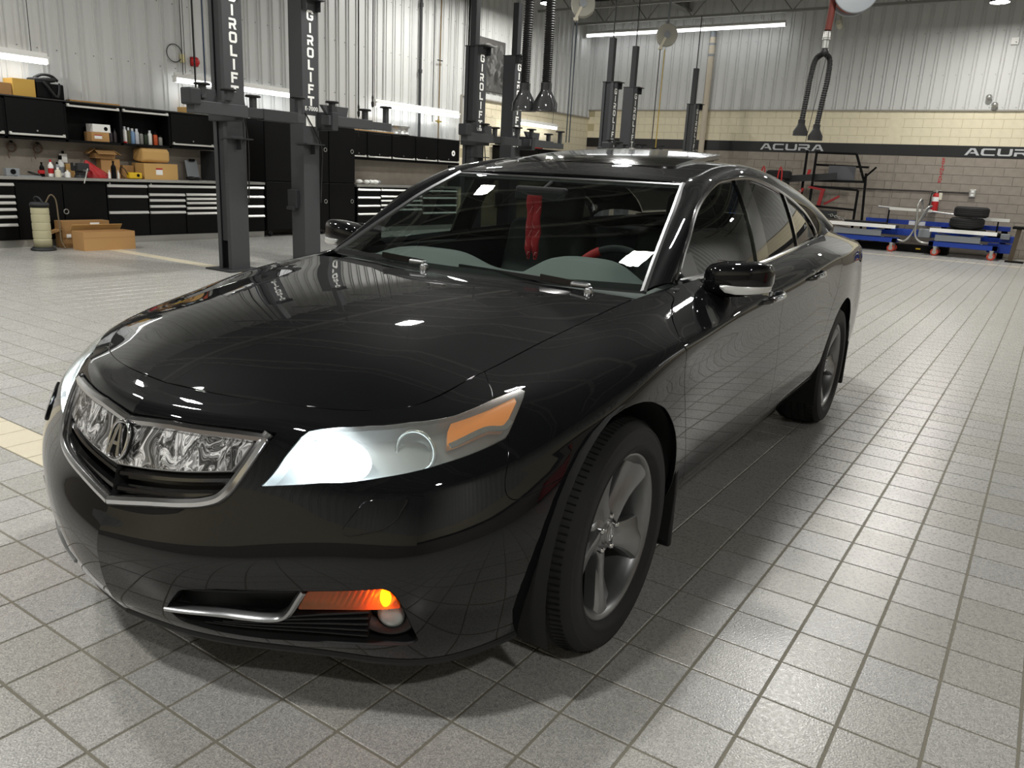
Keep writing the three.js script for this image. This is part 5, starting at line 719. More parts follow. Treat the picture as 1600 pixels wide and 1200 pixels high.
{ const g = thing('open_carton', 'opened brown carton with raised flaps on the bench', 'box', [-10.96, C0 + .274, -3.72]); mesh('tray', [box(.16, .07, .30, 0, .035, 0)], SM.cardD, g); for (const [x, z, rx, rz] of [[.08, .0, 0, -.5], [-.08, .0, 0, .6]]) mesh('flap', box(.11, .005, .28).rotateZ(rz).translate(x * 1.3, .09, z), SM.card, g); mesh('flap', box(.15, .005, .13).rotateX(.6).translate(0, .10, .19), SM.card, g); mesh('flap', box(.15, .005, .13).rotateX(-.5).translate(0, .09, -.19), SM.cardL, g); }
carton('small brown carton between the tall carton and the stacked cartons', -11.0, -3.98, -10.88, -4.15, C0, .19, SM.cardD);
carton('lower of two large stacked cartons at the right end of the near bench', -10.98, -4.18, -10.66, -4.74, C0, .235, SM.cardL, 'label');
{ const g = thing('carton', 'crumpled upper carton stacked on the large carton', 'box', [-10.83, C0 + .252, -4.42]); const b = new RoundedBoxGeometry(.28, .20, .46, 4, .05), p = b.attributes.position; for (let i = 0; i < p.count; i++) { const n = perlin.noise(p.getX(i) * 14, p.getY(i) * 14, p.getZ(i) * 14) * .018; p.setXYZ(i, p.getX(i) + n, p.getY(i) + n * .6, p.getZ(i) - n); } b.computeVertexNormals(); b.translate(0, .10, 0); mesh('box', b, SM.cardL, g); mesh('tape', box(.06, .004, .40, 0, .206, 0), SM.card, g); }
{ const g = thing('yellow_inverter', 'yellow plastic power tool with a black lead on the bench', 'tool', [-10.68, C0, -4.03]); mesh('case', box(.10, .09, .20, 0, .05, 0, .02), SM.yellow, g); mesh('dial', cyl(.022, .022, .01).rotateZ(Math.PI / 2).translate(.052, .055, -.03), SM.blackM, g); mesh('lead', tube([[.0, .06, .10], [.02, .14, .16], [.0, .17, .2], [-.03, .08, .2], [-.04, .008, .13]], .006, 30, 6), SM.hose, g); }
function bottle(label, x, y, z, r, h, mat, cap, kind = 'bottle', trig = false, lab) { const g = thing(kind, label, kind.replace('_', ' '), [x, y, z]); mesh('body', lathe([[.001, 0], [r * .95, 0], [r, h * .04], [r, h * .62], [r * .85, h * .70], [r * .38, h * .80], [r * .36, h * .86]], 18), mat, g); mesh('cap', cyl(r * .42, r * .40, h * .14, 0, h * .93, 0, 14), cap, g); if (trig) mesh('trigger', [box(.05, .03, .025, .01, h * 1.02, 0, .006), box(.012, .04, .02, .03, h * .95, 0)], cap, g); if (lab) mesh('label_wrap', cyl(r * 1.01, r * 1.01, h * .3, 0, h * .35, 0, 18, true), lab, g); return g; }
bottle('white spray bottle standing tall behind the vise', -10.95, C0, -3.10, .05, .27, SM.white, SM.blackM, 'bottle', true, SM.greyL);
bottle('black oiler bottle in front of the brown carton', -10.62, C0, -3.68, .035, .25, SM.blackM, SM.blackM, 'bottle');
bottle('white and red bottle left of the vise', -10.74, C0, -2.86, .035, .23, SM.white, SM.red, 'bottle', false, SM.red);
bottle('grey bottle right of the white and red bottle', -10.80, C0, -2.98, .036, .20, SM.greyL, SM.blackM, 'bottle');
bottle('small white jar left of the vise', -10.70, C0, -3.06, .038, .10, SM.white, SM.cream, 'jar');
bottle('clear-white jug in front of the red-white bottle', -10.64, C0, -2.90, .04, .13, SM.cream, SM.white, 'jug');
bottle('short dark bottle at the far left of the bottle cluster', -10.84, C0, -2.79, .03, .19, SM.blackM, SM.blackM, 'bottle');
bottle('white tube left of the black oiler bottle', -10.63, C0, -3.62, .018, .12, SM.white, SM.white, 'tube'); bottle('white tube right of the black oiler bottle', -10.63, C0, -3.75, .018, .12, SM.white, SM.white, 'tube');
solo('tool_tray', box(.20, .012, .30, -10.72, C0 + .006, -2.52, .003), std(0x9fa4a8, .4, .5), 'flat grey tray of papers left of the bottles', 'tray');
{ const g = thing('timing_light', 'grey box tester with a black dial at the left end of the bench', 'tester', [-10.76, C0, -2.36]); mesh('case', box(.09, .10, .17, 0, .05, 0, .008), SM.greyL, g); mesh('dial', cyl(.034, .034, .008).rotateZ(Math.PI / 2).translate(.048, .055, 0), SM.blackM, g); }
{ const g = thing('jumper_lead', 'black lead with a red clamp lying on the bench', 'cable', [-10.76, C0, -2.64]); mesh('coil', new THREE.TorusGeometry(.07, .007, 8, 28).rotateX(Math.PI / 2 - .35).translate(0, .035, 0), SM.hose, g); mesh('clamp', box(.05, .05, .08, 0, .06, -.10, .012), SM.red, g); }
carton('small tan box between the vise and the bottles', -11.0, -3.17, -10.94, -3.42, C0, .18, SM.cardL);
{ const g = thing('clipboard', 'grey clipboard leaning against the bench end panel', 'clipboard', [-10.93, C0, -5.2]); mesh('sheet', box(.012, .30, .22, 0, .16, 0).rotateZ(.22), SM.greyL, g); mesh('clip', box(.02, .04, .10, -.03, .31, 0), SM.blackM, g); }
{ const g = thing('glove_pile', 'black gloves heaped near the clipboard', 'gloves', [-10.78, C0, -5.05]); mesh('glove', new THREE.SphereGeometry(.06, 14, 8).scale(1, .5, 1.5).translate(0, .03, 0), SM.hose, g); mesh('glove', new THREE.SphereGeometry(.05, 14, 8).scale(1.1, .5, 1.2).rotateY(.8).translate(.05, .028, -.08), SM.rubber, g); }
for (const [z, l] of [[-2.52, 'left coil of brown hose hanging on the splashback'], [-2.86, 'right coil of brown hose hanging on the splashback']]) { const g = thing('hose_coil', l, 'hose', [XW + .03, 1.30, z]); mesh('coil', [new THREE.TorusGeometry(.06, .010, 8, 28).rotateY(Math.PI / 2), new THREE.TorusGeometry(.045, .009, 8, 28).rotateY(Math.PI / 2).translate(.02, -.015, .01)], std(0x5d4a3c, .6), g); mesh('hook', box(.03, .03, .03, 0, .065, 0), SM.blackM, g); mesh('tail', tube([[.01, -.05, .04], [.02, -.10, .06], [.02, -.15, .05]], .007, 12, 6), std(0x5d4a3c, .6), g); }
{ const g = thing('spray_gun_holder', 'white card hanging on a black hook above the bench', 'card', [XW + .02, 1.18, -3.2]); mesh('card', box(.006, .12, .11, 0, 0, 0), SM.white, g); mesh('hook', box(.02, .04, .03, 0, .08, 0, .004), SM.blackM, g); }
// open shelves
carton('brown carton with a red label inside the open wall cabinet', -11.0, -3.50, -10.8, -3.76, S0, .13, SM.card, 'label');
{ const g = thing('white_box', 'white printed box on the brown carton in the open wall cabinet', 'box', [-10.9, S0 + .131, -3.66]); mesh('box', box(.18, .11, .26, 0, .055, 0, .003), SM.white, g); mesh('print', cyl(.028, .028, .002).rotateZ(Math.PI / 2).translate(.091, .05, -.06), SM.blackM, g); }
for (const [z, l] of [[-3.80, 'left dark bottle at the right side of the open cabinet'], [-3.87, 'right dark bottle at the right side of the open cabinet']]) bottle(l, -10.84, S0, z, .03, .20, std(0x2a2226, .4), SM.blackM);
{ const cans = [['white spray can, first in the row on the open shelf', SM.white, .24, -4.03, .03], ['slim olive can behind the first spray can', std(0x5c5a3c, .4, .3), .23, -4.09, .028], ['light blue spray can, third in the row', std(0x7f9fc6, .4, .2), .22, -4.15, .033], ['pale grey spray can right of the light blue one', std(0xc2c6cc, .4, .2), .22, -4.22, .032], ['grey spray can in the middle of the row', std(0x8d8d88, .4, .3), .19, -4.29, .030], ['black and green spray can right of the middle', std(0x2c3a2a, .4, .2), .18, -4.36, .030], ['white tall spray can in the right half of the row', std(0xe6e8e2, .4, .2), .21, -4.43, .032], ['orange labelled spray can, second from right', std(0xc2542a, .45, .1), .19, -4.52, .034], ['short grey can at the right end of the row', std(0x9a9a94, .4, .2), .15, -4.60, .033]]; for (const [l, m, h, z, r] of cans) { const g = thing('spray_can', l, 'spray can', [-10.86, S0, z]); mesh('body', lathe([[.001, 0], [r, 0], [r, h * .74], [r * .75, h * .80], [r * .45, h * .83]], 18), m, g); mesh('cap', cyl(r * .6, r * .55, h * .18, 0, h * .91, 0, 14), h > .2 ? std(0xd7dbe0, .5) : SM.blackM, g); } }
{ const g = thing('red_tape_roll', 'small red roll at the left of the spray cans', 'tape', [-10.80, S0, -3.99]); mesh('roll', new THREE.TorusGeometry(.022, .013, 10, 24).rotateX(Math.PI / 2).translate(0, .013, 0), SM.red, g); }
// floor in front of the near bench
{ const g = thing('fluid_extractor', 'tall translucent fluid extractor tank standing on the floor', 'tank', [-10.2, 0, -2.40]); mesh('foot', lathe([[.001, 0], [.15, 0], [.15, .02], [.12, .045], [.001, .045]], 28), SM.greyD, g); const pr = [[.105, .045], [.108, .14]]; for (const y of [.145, .25, .355, .46]) pr.push([.108, y], [.101, y + .006], [.101, y + .012], [.108, y + .018]); pr.push([.106, .545], [.095, .56]); mesh('tank', lathe([[.001, .045], ...pr, [.001, .56]], 28), std(0xb9b493, .45), g); mesh('top', lathe([[.001, .56], [.112, .56], [.114, .60], [.10, .62], [.001, .62]], 28), SM.greyD, g); mesh('grip', tube([[-.09, .61, .0], [-.07, .67, .02], [0, .69, .03], [.07, .67, .02], [.09, .61, .0]], .012, 24, 8), SM.greyD, g); mesh('suction_hose', tube([[.05, .62, -.06], [.07, .72, -.12], [.07, .68, -.17], [.06, .4, -.20], [.05, .1, -.22], [.08, .012, -.25]], .009, 40, 8), std(0x6e614a, .6), g); }
{ const g = thing('open_carton', 'long opened carton in front lying on the floor by the cabinets', 'box', [-10.0, 0, -3.12]); mesh('tray', [box(.28, .006, .72, 0, .003, 0), box(.006, .25, .72, .14, .125, 0), box(.006, .25, .72, -.14, .125, 0), box(.28, .25, .006, 0, .125, .36), box(.28, .25, .006, 0, .125, -.36)], SM.card, g); mesh('fold_line', bx(.1435, .17, -.36, .1445, .172, .36), SM.cardD, g); mesh('flap', box(.10, .006, .70).rotateZ(.9).translate(-.175, .285, 0), SM.cardL, g); }
{ const g = thing('carton', 'taller brown carton behind the long opened carton on the floor', 'box', [-10.43, 0, -3.06]); mesh('box', box(.2, .36, .66, 0, .18, 0, .004), SM.cardD, g); mesh('side_flap', box(.18, .006, .16).rotateX(.35).translate(.0, .22, .40), SM.card, g); mesh('shipping_label', box(.002, .07, .13, .101, .30, -.12), SM.white, g); mesh('barcode_label', box(.002, .05, .06, .101, .16, .25), SM.white, g); }
// ---------------------------------------------------------------- things by the far bench
{ const g = thing('wheel_rim', 'bare alloy wheel rim lying on the wall cabinets', 'rim', [-10.9, T0, -10.1]); mesh('barrel', lathe([[.20, 0], [.215, .006], [.20, .03], [.18, .06], [.18, .12], [.20, .15], [.215, .17], [.21, .175], [.19, .15], [.17, .12], [.17, .05]], 32), SM.steel, g); mesh('face', lathe([[.001, .10], [.06, .10], [.17, .13], [.17, .12], [.001, .085]], 24), SM.steel, g); }
solo('plank', box(.16, .022, 1.2, -10.87, T0 + .011, -9.2, .003), SM.wood, 'yellowish board lying on the far wall cabinets', 'plank');
{ const g = thing('red_jack', 'red hydraulic tool lying on the locker tops', 'tool', [-10.85, 1.982, -7.85]); mesh('beam', box(.06, .05, .75, 0, .03, 0, .01), SM.redD, g); mesh('head', [box(.08, .16, .07, 0, .085, -.18, .01), cyl(.03, .03, .16, 0, .10, -.26)], SM.red, g); mesh('lever', rod([0, .15, -.2], [.03, .2, -.38], .012), SM.steel, g); }
{ const g = thing('red_jack', 'red hydraulic tool lying on the far cabinets behind the lift arm', 'tool', [-10.85, T0, -15.2]); mesh('beam', box(.06, .06, .9, 0, .03, 0, .01), SM.red, g); mesh('head', box(.10, .16, .09, 0, .09, -.36, .012), SM.redD, g); }
{ const g = thing('sticker', 'round white sticker on the wall cabinet door', 'sticker', [XU + .016, 1.66, -11.72]); const r = lathe([[.022, -.001], [.062, -.001], [.062, .001], [.022, .001]], 28); r.rotateZ(Math.PI / 2); mesh('disc', r, SM.white, g); }
{ const g = thing('parts_pile', 'crumpled white papers and parts on the far worktop', 'papers', [-10.72, C0, -9.0]); for (let i = 0; i < 6; i++) { const b = new THREE.IcosahedronGeometry(.05 + .02 * rnd(), 1); b.scale(1, .7, 1.3); b.translate((rnd() - .5) * .12, .055, (i - 3) * .11); mesh('crumpled_sheet', b, i % 3 ? SM.white : SM.greyL, g); } }
solo('green_tag', box(.004, .10, .09, XW + .02, 1.22, -8.75), std(0xa8d040, .6), 'bright green tag hanging on the splashback right of the lockers', 'tag');
{ const g = thing('cable_reel_box', 'white and red outlet strip at the end of the near wall cabinets', 'outlet', [XU - .02, 1.72, -5.53]); mesh('bracket', box(.05, .22, .02, 0, 0, 0, .004), SM.greyD, g); for (const [y, m] of [[.08, SM.white], [.0, SM.red], [-.07, SM.white]]) mesh('socket', box(.03, .05, .03, .03, y, 0, .005), m, g); }

// ================================================================ things hung from the roof and on the walls
const reelM = std(0xa9a79c, 0.5);
function hoseReel(label, pos, turn, hoseTo, extra) { const g = thing('hose_reel', label, 'hose reel', pos, turn); const d = r => { const q = lathe([[.03, -.012], [r, -.012], [r + .012, 0], [r, .012], [.03, .012]], 36); q.rotateX(Math.PI / 2); return q; }; mesh('side_disc', d(.22).translate(0, 0, .09), reelM, g); mesh('side_disc', d(.22).translate(0, 0, -.09), reelM, g); mesh('wound_hose', lathe([[.08, -.07], [.17, -.07], [.18, -.04], [.18, .04], [.17, .07], [.08, .07]], 32).rotateX(Math.PI / 2), SM.hose, g); mesh('hub', cyl(.07, .07, .05, 0, 0, 0, 24).rotateX(Math.PI / 2).translate(0, 0, .12), SM.greyL, g); mesh('guide_arm', [bar([0, 0, .13], [-.12, -.26, .13], .05, .02), box(.09, .05, .16, -.12, -.28, .06, .01)], SM.cream, g); mesh('bracket', [bar([0, 0, -.13], [.02, .35, -.1], .05, .02), bar([.02, .35, -.1], [.02, 5.31 - pos[1], -.1], .05, .03)], SM.greyL, g);
  for (const [dx, y1, m] of hoseTo) mesh('hanging_hose', rod([-.12 + dx, -.3, .06], [-.12 + dx, y1 - pos[1], .06], .011, 8), m, g); return g; }
hoseReel('cream hose reel at the top beside the exhaust hoses', [-7.55, 4.52, -11.6], .5, [[-.04, 1.95, std(0x28323a, .5)], [.02, 1.95, std(0x23303c, .5)]]);
hoseReel('cream hose reel hanging in front of the long tube lamp', [-7.1, 4.42, -14.6], .5, [[0, 2.0, SM.hose], [.10, 2.0, std(0xb79a2e, .5)]]);
// pair of exhaust hoses with flat nozzles
function ribbed(pts, r, n) { const c = new THREE.CatmullRomCurve3(pts.map(p => V(...p))), R = [], fr = 14; const up = V(0, 0, 1); for (let i = 0; i <= n; i++) { const t = i / n, p = c.getPoint(t), T = c.getTangent(t), A = up.clone().cross(T).normalize(), B = T.clone().cross(A), rr = r * (i % 2 ? 1.0 : 0.84), ring = []; for (let k = 0; k < fr; k++) { const a = k / fr * 2 * Math.PI; ring.push(p.clone().addScaledVector(A, rr * Math.cos(a)).addScaledVector(B, rr * Math.sin(a))); } R.push(ring); } return ringsGeo(R, false, 0.5); }
function nozzle(w0, w1, d1, h) { const R = []; for (const [y, w, d] of [[0, w0, w0], [-.22 * h, w0, w0], [-.30 * h, w0 * 1.05, w0 * .98], [-.72 * h, w1, d1], [-.97 * h, w1, d1], [-h, w1 * 1.04, d1 * 1.06]]) { const r = []; for (let k = 0; k < 24; k++) { const a = k / 24 * 2 * Math.PI, e = 2 / 2.8; r.push(V(w * Math.sign(Math.cos(a)) * Math.abs(Math.cos(a)) ** e, y, d * Math.sign(Math.sin(a)) * Math.abs(Math.sin(a)) ** e)); } R.push(r); } return ringsGeo(R, false, .7); }
for (const [x, z, l, lean] of [[-6.55, -8.2, 'left black ribbed exhaust hose with a flat nozzle', .03], [-6.15, -8.2, 'right black ribbed exhaust hose with a flat nozzle', -.02]]) { const g = thing('exhaust_hose', l, 'hose', [x, 0, z], .45); mesh('ribbed_hose', ribbed([[lean, 5.2, 0], [lean * .6, 4.3, 0], [0, 3.4, 0], [0, 2.66, 0]], .078, 150), SM.hose, g); mesh('nozzle', nozzle(.085, .19, .10, .42).translate(0, 2.68, 0), phys({ color: 0x17181a, roughness: .35, clearcoat: .4 }), g); mesh('hanger', rod([lean, 5.2, 0], [lean, 5.34, 0], .02), SM.steel, g); }
{ // big orange exhaust reel with a forked hose
  const g = thing('exhaust_reel', 'grey exhaust reel with orange hose and a forked black hose below', 'hose reel', [-1.72, 3.62, -8.0], .45);
  const d = r => { const q = lathe([[.02, -.012], [r, -.012], [r + .015, 0], [r, .012], [.02, .012]], 44); q.rotateX(Math.PI / 2); return q; };
  mesh('side_disc', d(.25).translate(0, 0, .10), SM.greyL, g); mesh('side_disc', d(.25).translate(0, 0, -.12), SM.greyL, g); mesh('wound_hose', lathe([[.10, -.09], [.225, -.09], [.235, -.06], [.225, -.03], [.235, 0], [.225, .03], [.235, .06], [.225, .08], [.10, .08]], 40).rotateX(Math.PI / 2), std(0x8e3a1c, .7), g); mesh('axle_motor', box(.16, .10, .06, 0, 0, .14, .01), SM.blackM, g);
  mesh('bracket', [bar([0, 0, -.15], [0, 1.69, -.15], .06, .03), bar([0, 0, .13], [0, 1.69, .13], .06, .03)], SM.greyL, g);
  mesh('drop_hose', tube([[-.23, 0, 0], [-.235, -.25, 0], [-.245, -.44, .0]], .042, 24, 12), std(0x5a2218, .75), g);
  mesh('clamp', [cyl(.046, .042, .07, -.248, -.49, 0, 18), cyl(.05, .05, .02, -.248, -.54, 0, 18), cyl(.036, .036, .09, -.25, -.60, 0, 18)], SM.steel, g);
  mesh('fork', lathe([[.001, .02], [.04, .01], [.05, -.03], [.045, -.07], [.001, -.08]], 20).translate(-.25, -.66, 0), SM.hose, g);
  mesh('forked_hose', ribbed([[-.25, -.70, 0], [-.33, -.76, 0], [-.37, -.95, 0], [-.385, -1.2, .0], [-.405, -1.50, 0]], .036, 90), SM.hose, g); mesh('forked_hose', ribbed([[-.25, -.70, 0], [-.18, -.76, 0], [-.165, -.95, 0], [-.19, -1.25, 0], [-.215, -1.55, 0]], .036, 90), SM.hose, g);
  mesh('nozzle', nozzle(.042, .088, .05, .19).translate(-.405, -1.49, 0), SM.hose, g); mesh('nozzle', nozzle(.042, .088, .05, .19).translate(-.215, -1.54, 0), SM.hose, g); mesh('pull_cord', rod([-.22, -.7, .03], [-.33, -1.75, .03], .004, 6), SM.hose, g);
}
// cords, bell and conduits on the left wall
const cord = (label, x, z, y0, y1, r, m, plug) => { const g = thing('hanging_cord', label, 'cord', [x, 0, z]); mesh('cord', rod([0, y0, 0], [0, y1, 0], r, 8), m, g); mesh('ceiling_fix', box(.05, .04, .05, 0, y1 + .02, 0), SM.steel, g); if (plug) { mesh('plug', lathe([[.001, -.12], [.02, -.10], [.028, -.03], [.014, .0], [.02, .06], [.008, .12]], 12).translate(0, y0, 0), SM.hose, g); mesh('pull_string', rod([0, y0 - .1, 0], [0, y0 - .45, 0], .004, 6), SM.hose, g); } return g; };
cord('thin paired cord hanging left of the red bell', -10.7, -4.95, 2.5, 6.0, .006, SM.hose); cord('thick black cord hanging past the wall box left of the bell', -10.5, -5.02, 2.05, 6.0, .014, SM.hose); cord('blue cord hanging just left of the nearest lift post', -10.3, -5.05, 2.0, 6.0, .012, std(0x1f3350, .5)); cord('black cord with a connector, left of the pair above the lockers', -10.0, -8.0, 2.25, 6.0, .010, SM.hose, true); cord('black cord with a connector, right of the pair above the lockers', -10.0, -8.36, 2.45, 6.0, .010, SM.hose, true);
{ const g = thing('conduit', 'dark vertical conduit on the ribbed left wall', 'pipe', [X0R + .09, 0, -10.85]); mesh('pipe', rod([0, 1.96, 0], [0, 5.9, 0], .03), SM.greyD, g); mesh('coupling', [cyl(.042, .042, .07, 0, 3.3, 0), cyl(.042, .042, .07, 0, 4.6, 0)], SM.greyD, g); }
{ const g = thing('gas_pipe', 'slim brown pipe with a valve near the wall corner', 'pipe', [X0R + .09, 0, -11.5]); mesh('pipe', rod([0, 1.96, 0], [0, 5.9, 0], .014), std(0x6d5a35, .5, .3), g); mesh('valve', [box(.03, .03, .20, 0, 2.33, 0, .008), cyl(.025, .025, .08, 0, 2.33, 0)], std(0x7d6a2c, .5, .4), g); mesh('clamp', box(.03, .02, .16, 0, 3.6, 0), SM.greyD, g); }
cord('thin black cable hanging left of the brown pipe', X0R + .12, -11.25, 2.3, 6.0, .008, SM.hose); 
{ const g = thing('alarm_bell', 'round red fire alarm bell on the ribbed left wall', 'alarm', [X0R + .03, 2.76, -5.42]); const b = lathe([[.001, .07], [.03, .068], [.06, .05], [.075, .02], [.078, 0], [.001, 0]], 28); b.rotateZ(-Math.PI / 2); mesh('gong', b, SM.red, g); mesh('back_box', box(.03, .14, .14, -.01, 0, 0, .01), SM.redD, g); }
{ const g = thing('junction_box', 'small cream box with a looped cable left of the red bell', 'box', [X0R + .04, 2.78, -5.2]); mesh('case', box(.05, .12, .07, 0, 0, 0, .006), std(0xd8cf9c, .6), g); mesh('cable_loop', new THREE.TorusGeometry(.13, .007, 8, 36).rotateY(Math.PI / 2).translate(0, .06, .14), SM.hose, g); }
{ const c = document.createElement('canvas'); c.width = c.height = 128; const x = c.getContext('2d'); x.fillStyle = '#4c4a48'; x.fillRect(0, 0, 128, 128); for (let i = 0; i < 260; i++) { const v = 40 + Math.floor(rnd() * 60); x.fillStyle = `rgb(${v},${v},${v - 2})`; const a = rnd() * 128, b = 20 + rnd() * 100; x.beginPath(); x.ellipse(a, b, 3 + rnd() * 14, 2 + rnd() * 12, rnd() * 3, 0, 7); x.fill(); } x.strokeStyle = '#8f8d8a'; x.lineWidth = 2; x.beginPath(); x.moveTo(40, 14); x.bezierCurveTo(60, 6, 70, 20, 92, 12); x.stroke();
  const t = new THREE.CanvasTexture(c); t.colorSpace = THREE.SRGBColorSpace; const g = thing('poster', 'dark grey photo poster on the wall behind the third and fourth lift posts', 'poster', [X0R + .05, 3.75, -13.45]); mesh('print', new THREE.PlaneGeometry(1.15, 1.15).rotateY(Math.PI / 2), std(0xffffff, .5, 0, { map: t }), g); mesh('backing', box(.012, 1.17, 1.17, -.008, 0, 0), SM.greyD, g); }
// back wall fittings
{ const g = thing('wall_pipe', 'tall off-white pipe standing at the back wall beside the farthest lift post', 'pipe', [-7.5, 0, Z0R + .11]); mesh('pipe', cyl(.075, .075, 5.0, 0, 2.5, 0, 20), std(0xc6bba8, .55), g); mesh('collar', [cyl(.085, .085, .06, 0, 4.55, 0, 20), cyl(.085, .085, .05, 0, 4.82, 0, 20)], SM.greyL, g); mesh('cap', cyl(.08, .075, .14, 0, 5.06, 0, 20), SM.greyL, g); }
{ const red = std(0xb3202a, .6), g = thing('wall_lettering', 'red vertical lettering above the fire extinguisher', 'lettering', [-1.62, 0, Z0R + .006]); 'EXTINCTEUR'.split('').forEach((ch, i) => { mesh('letter', textG(ch, .042).scale(2.3, 1.05, .6), red, g).position.set(0, 2.10 - i * .0575, 0); }); }
{ const g = thing('fire_extinguisher', 'red fire extinguisher hung on the grey block wall', 'extinguisher', [-1.62, .92, Z0R + .13]); mesh('cylinder', lathe([[.001, 0], [.07, 0], [.075, .015], [.075, .36], [.06, .41], [.025, .43], [.001, .43]], 24), SM.red, g); mesh('label', cyl(.0757, .0757, .10, 0, .29, 0, 24, true), SM.white, g); mesh('valve', [cyl(.02, .02, .05, 0, .455, 0), box(.12, .018, .03, .03, .49, 0), box(.10, .016, .03, .02, .46, 0).rotateZ(.1)], SM.steel, g); mesh('tag', box(.07, .16, .004, .09, .36, .04), SM.cream, g); mesh('hose', tube([[-.02, .46, 0], [-.09, .42, .02], [-.11, .25, .02], [-.10, .05, .02]], .012, 24, 8), SM.hose, g); mesh('wall_bracket', box(.10, .05, .06, 0, .2, -.10), SM.greyD, g); }
{ const g = thing('conduit', 'thin horizontal conduit ending in a steel outlet box', 'pipe', [0, 1.39, Z0R + .03]); mesh('pipe', rod([-4.4, -.03, 0], [-.98, 0, 0], .014), std(0x3a3634, .5, .3), g); mesh('outlet_box', box(.13, .17, .07, -.90, -.01, 0, .008), SM.steel, g); mesh('socket', [box(.06, .045, .006, -.90, .03, .037), box(.06, .045, .006, -.90, -.045, .037)], SM.white, g); }
{ const g = thing('emergency_light', 'pair of small round emergency spotlights on the ribbed back wall', 'lamp', [-.88, 3.42, Z0R + .06]); for (const [x, y] of [[-.06, .04], [.08, -.12]]) { const s = new THREE.SphereGeometry(.065, 18, 12, 0, 6.3, 0, 1.8); s.rotateX(Math.PI / 2); mesh('lamp_head', s.translate(x, y, .05), SM.steel, g); mesh('arm', rod([x, y, -.03], [x, y, .05], .015), SM.steel, g); } }
{ const g = thing('sensor_box', 'small white square sensor box high on the back wall', 'sensor', [-.66, 4.62, Z0R + .05]); mesh('case', box(.15, .15, .06, 0, 0, 0, .012), SM.white, g); mesh('eye', cyl(.015, .015, .01, .03, -.03, .033).rotateX(0), SM.blackM, g); }
{ const g = thing('camera_dome', 'small cream camera at the joist behind the orange reel', 'camera', [-4.35, 5.12, Z0R + .2]); mesh('body', cyl(.07, .06, .2, 0, 0, 0, 18).rotateX(Math.PI / 2 - .3), SM.cream, g); mesh('mount', rod([0, .05, -.05], [0, .25, -.17], .02), SM.cream, g); }
// spring rack and floor things at the back wall
{ const g = thing('strut_rack', 'black square-tube rack with shelves at the back wall', 'rack', [0, 0, 0]); const Z = -17.9, b = (a, c, w = .05) => mesh('tube', bar(a, c, w, w), SM.blackM, g);
  b([-4.62, .02, Z - .2], [-4.62, 2.22, Z - .2]); b([-4.28, .02, Z + .25], [-4.28, 2.18, Z + .25]); b([-3.22, .02, Z + .2], [-3.22, 1.32, Z + .2]); b([-3.05, .02, Z - .1], [-3.16, 1.72, Z - .1]); b([-3.16, 1.5, Z - .1], [-3.42, 2.15, Z]); b([-4.36, 2.16, Z], [-3.42, 2.15, Z]); b([-4.40, 1.88, Z - .2], [-3.14, 1.86, Z - .2]); b([-4.28, 1.36, Z + .25], [-3.22, 1.32, Z + .25]); b([-4.28, .90, Z + .25], [-3.22, .86, Z + .25]); b([-4.62, .02, Z - .2], [-4.28, .02, Z + .25]); b([-4.28, 1.5, Z + .1], [-3.15, 1.52, Z - .1]);
  mesh('mesh_screen', box(.62, .38, .02, -3.72, 1.68, Z - .12), std(0x55555a, .6), g); mesh('shelf_arm', [bar([-5.0, 1.50, Z + .1], [-3.75, 1.62, Z + .2], .16, .03), bar([-4.7, .70, Z + .2], [-3.6, .72, Z + .3], .18, .03)], SM.greyD, g); mesh('lever_rod', rod([-3.16, 1.62, Z], [-2.92, 1.86, Z + .1], .022), SM.blackM, g);
  mesh('red_clamp', [bar([-3.62, 1.16, Z + .2], [-3.95, .95, Z + .2], .05, .05), bar([-4.34, 1.34, Z + .3], [-3.95, 1.28, Z + .3], .05, .05), bar([-4.0, 1.28, Z + .3], [-4.05, .92, Z + .3], .08, .06)], SM.redD, g); mesh('red_hook', [bar([-4.42, 1.75, Z + .1], [-4.46, 1.55, Z + .1], .06, .05), bar([-4.50, 1.30, Z + .15], [-4.58, 1.18, Z + .15], .06, .05)], SM.red, g);
  const ch = []; for (let i = 0; i < 14; i++) { const q = new THREE.TorusGeometry(.03, .009, 6, 12); if (i % 2) q.rotateY(Math.PI / 2); q.scale(.8, 1.2, .8); q.translate(-4.56 - i * .004, 1.22 - i * .05, Z + .2); ch.push(q); } for (let i = 0; i < 9; i++) { const q = new THREE.TorusGeometry(.028, .008, 6, 12); q.rotateX(i % 2 ? 0 : Math.PI / 2); q.translate(-3.75 + i * .05, .72 - i * .012, Z + .35); ch.push(q); } mesh('chain', mergeG(ch), SM.steel, g).userData.kind = 'stuff';
}
function tyreG(r, w, ri) { const pr = [[ri, -w / 2 + .02], [ri + .02, -w / 2], [r - .05, -w / 2 - .008], [r - .012, -w / 2 + .02]]; for (const c of [-.06, -.02, .02, .06].map(v => v * w / .2)) pr.push([r, c - .006], [r - .008, c - .004], [r - .008, c + .004], [r, c + .006]); pr.push([r - .012, w / 2 - .02], [r - .05, w / 2 + .008], [ri + .02, w / 2], [ri, w / 2 - .02]); return lathe(pr, 48); }
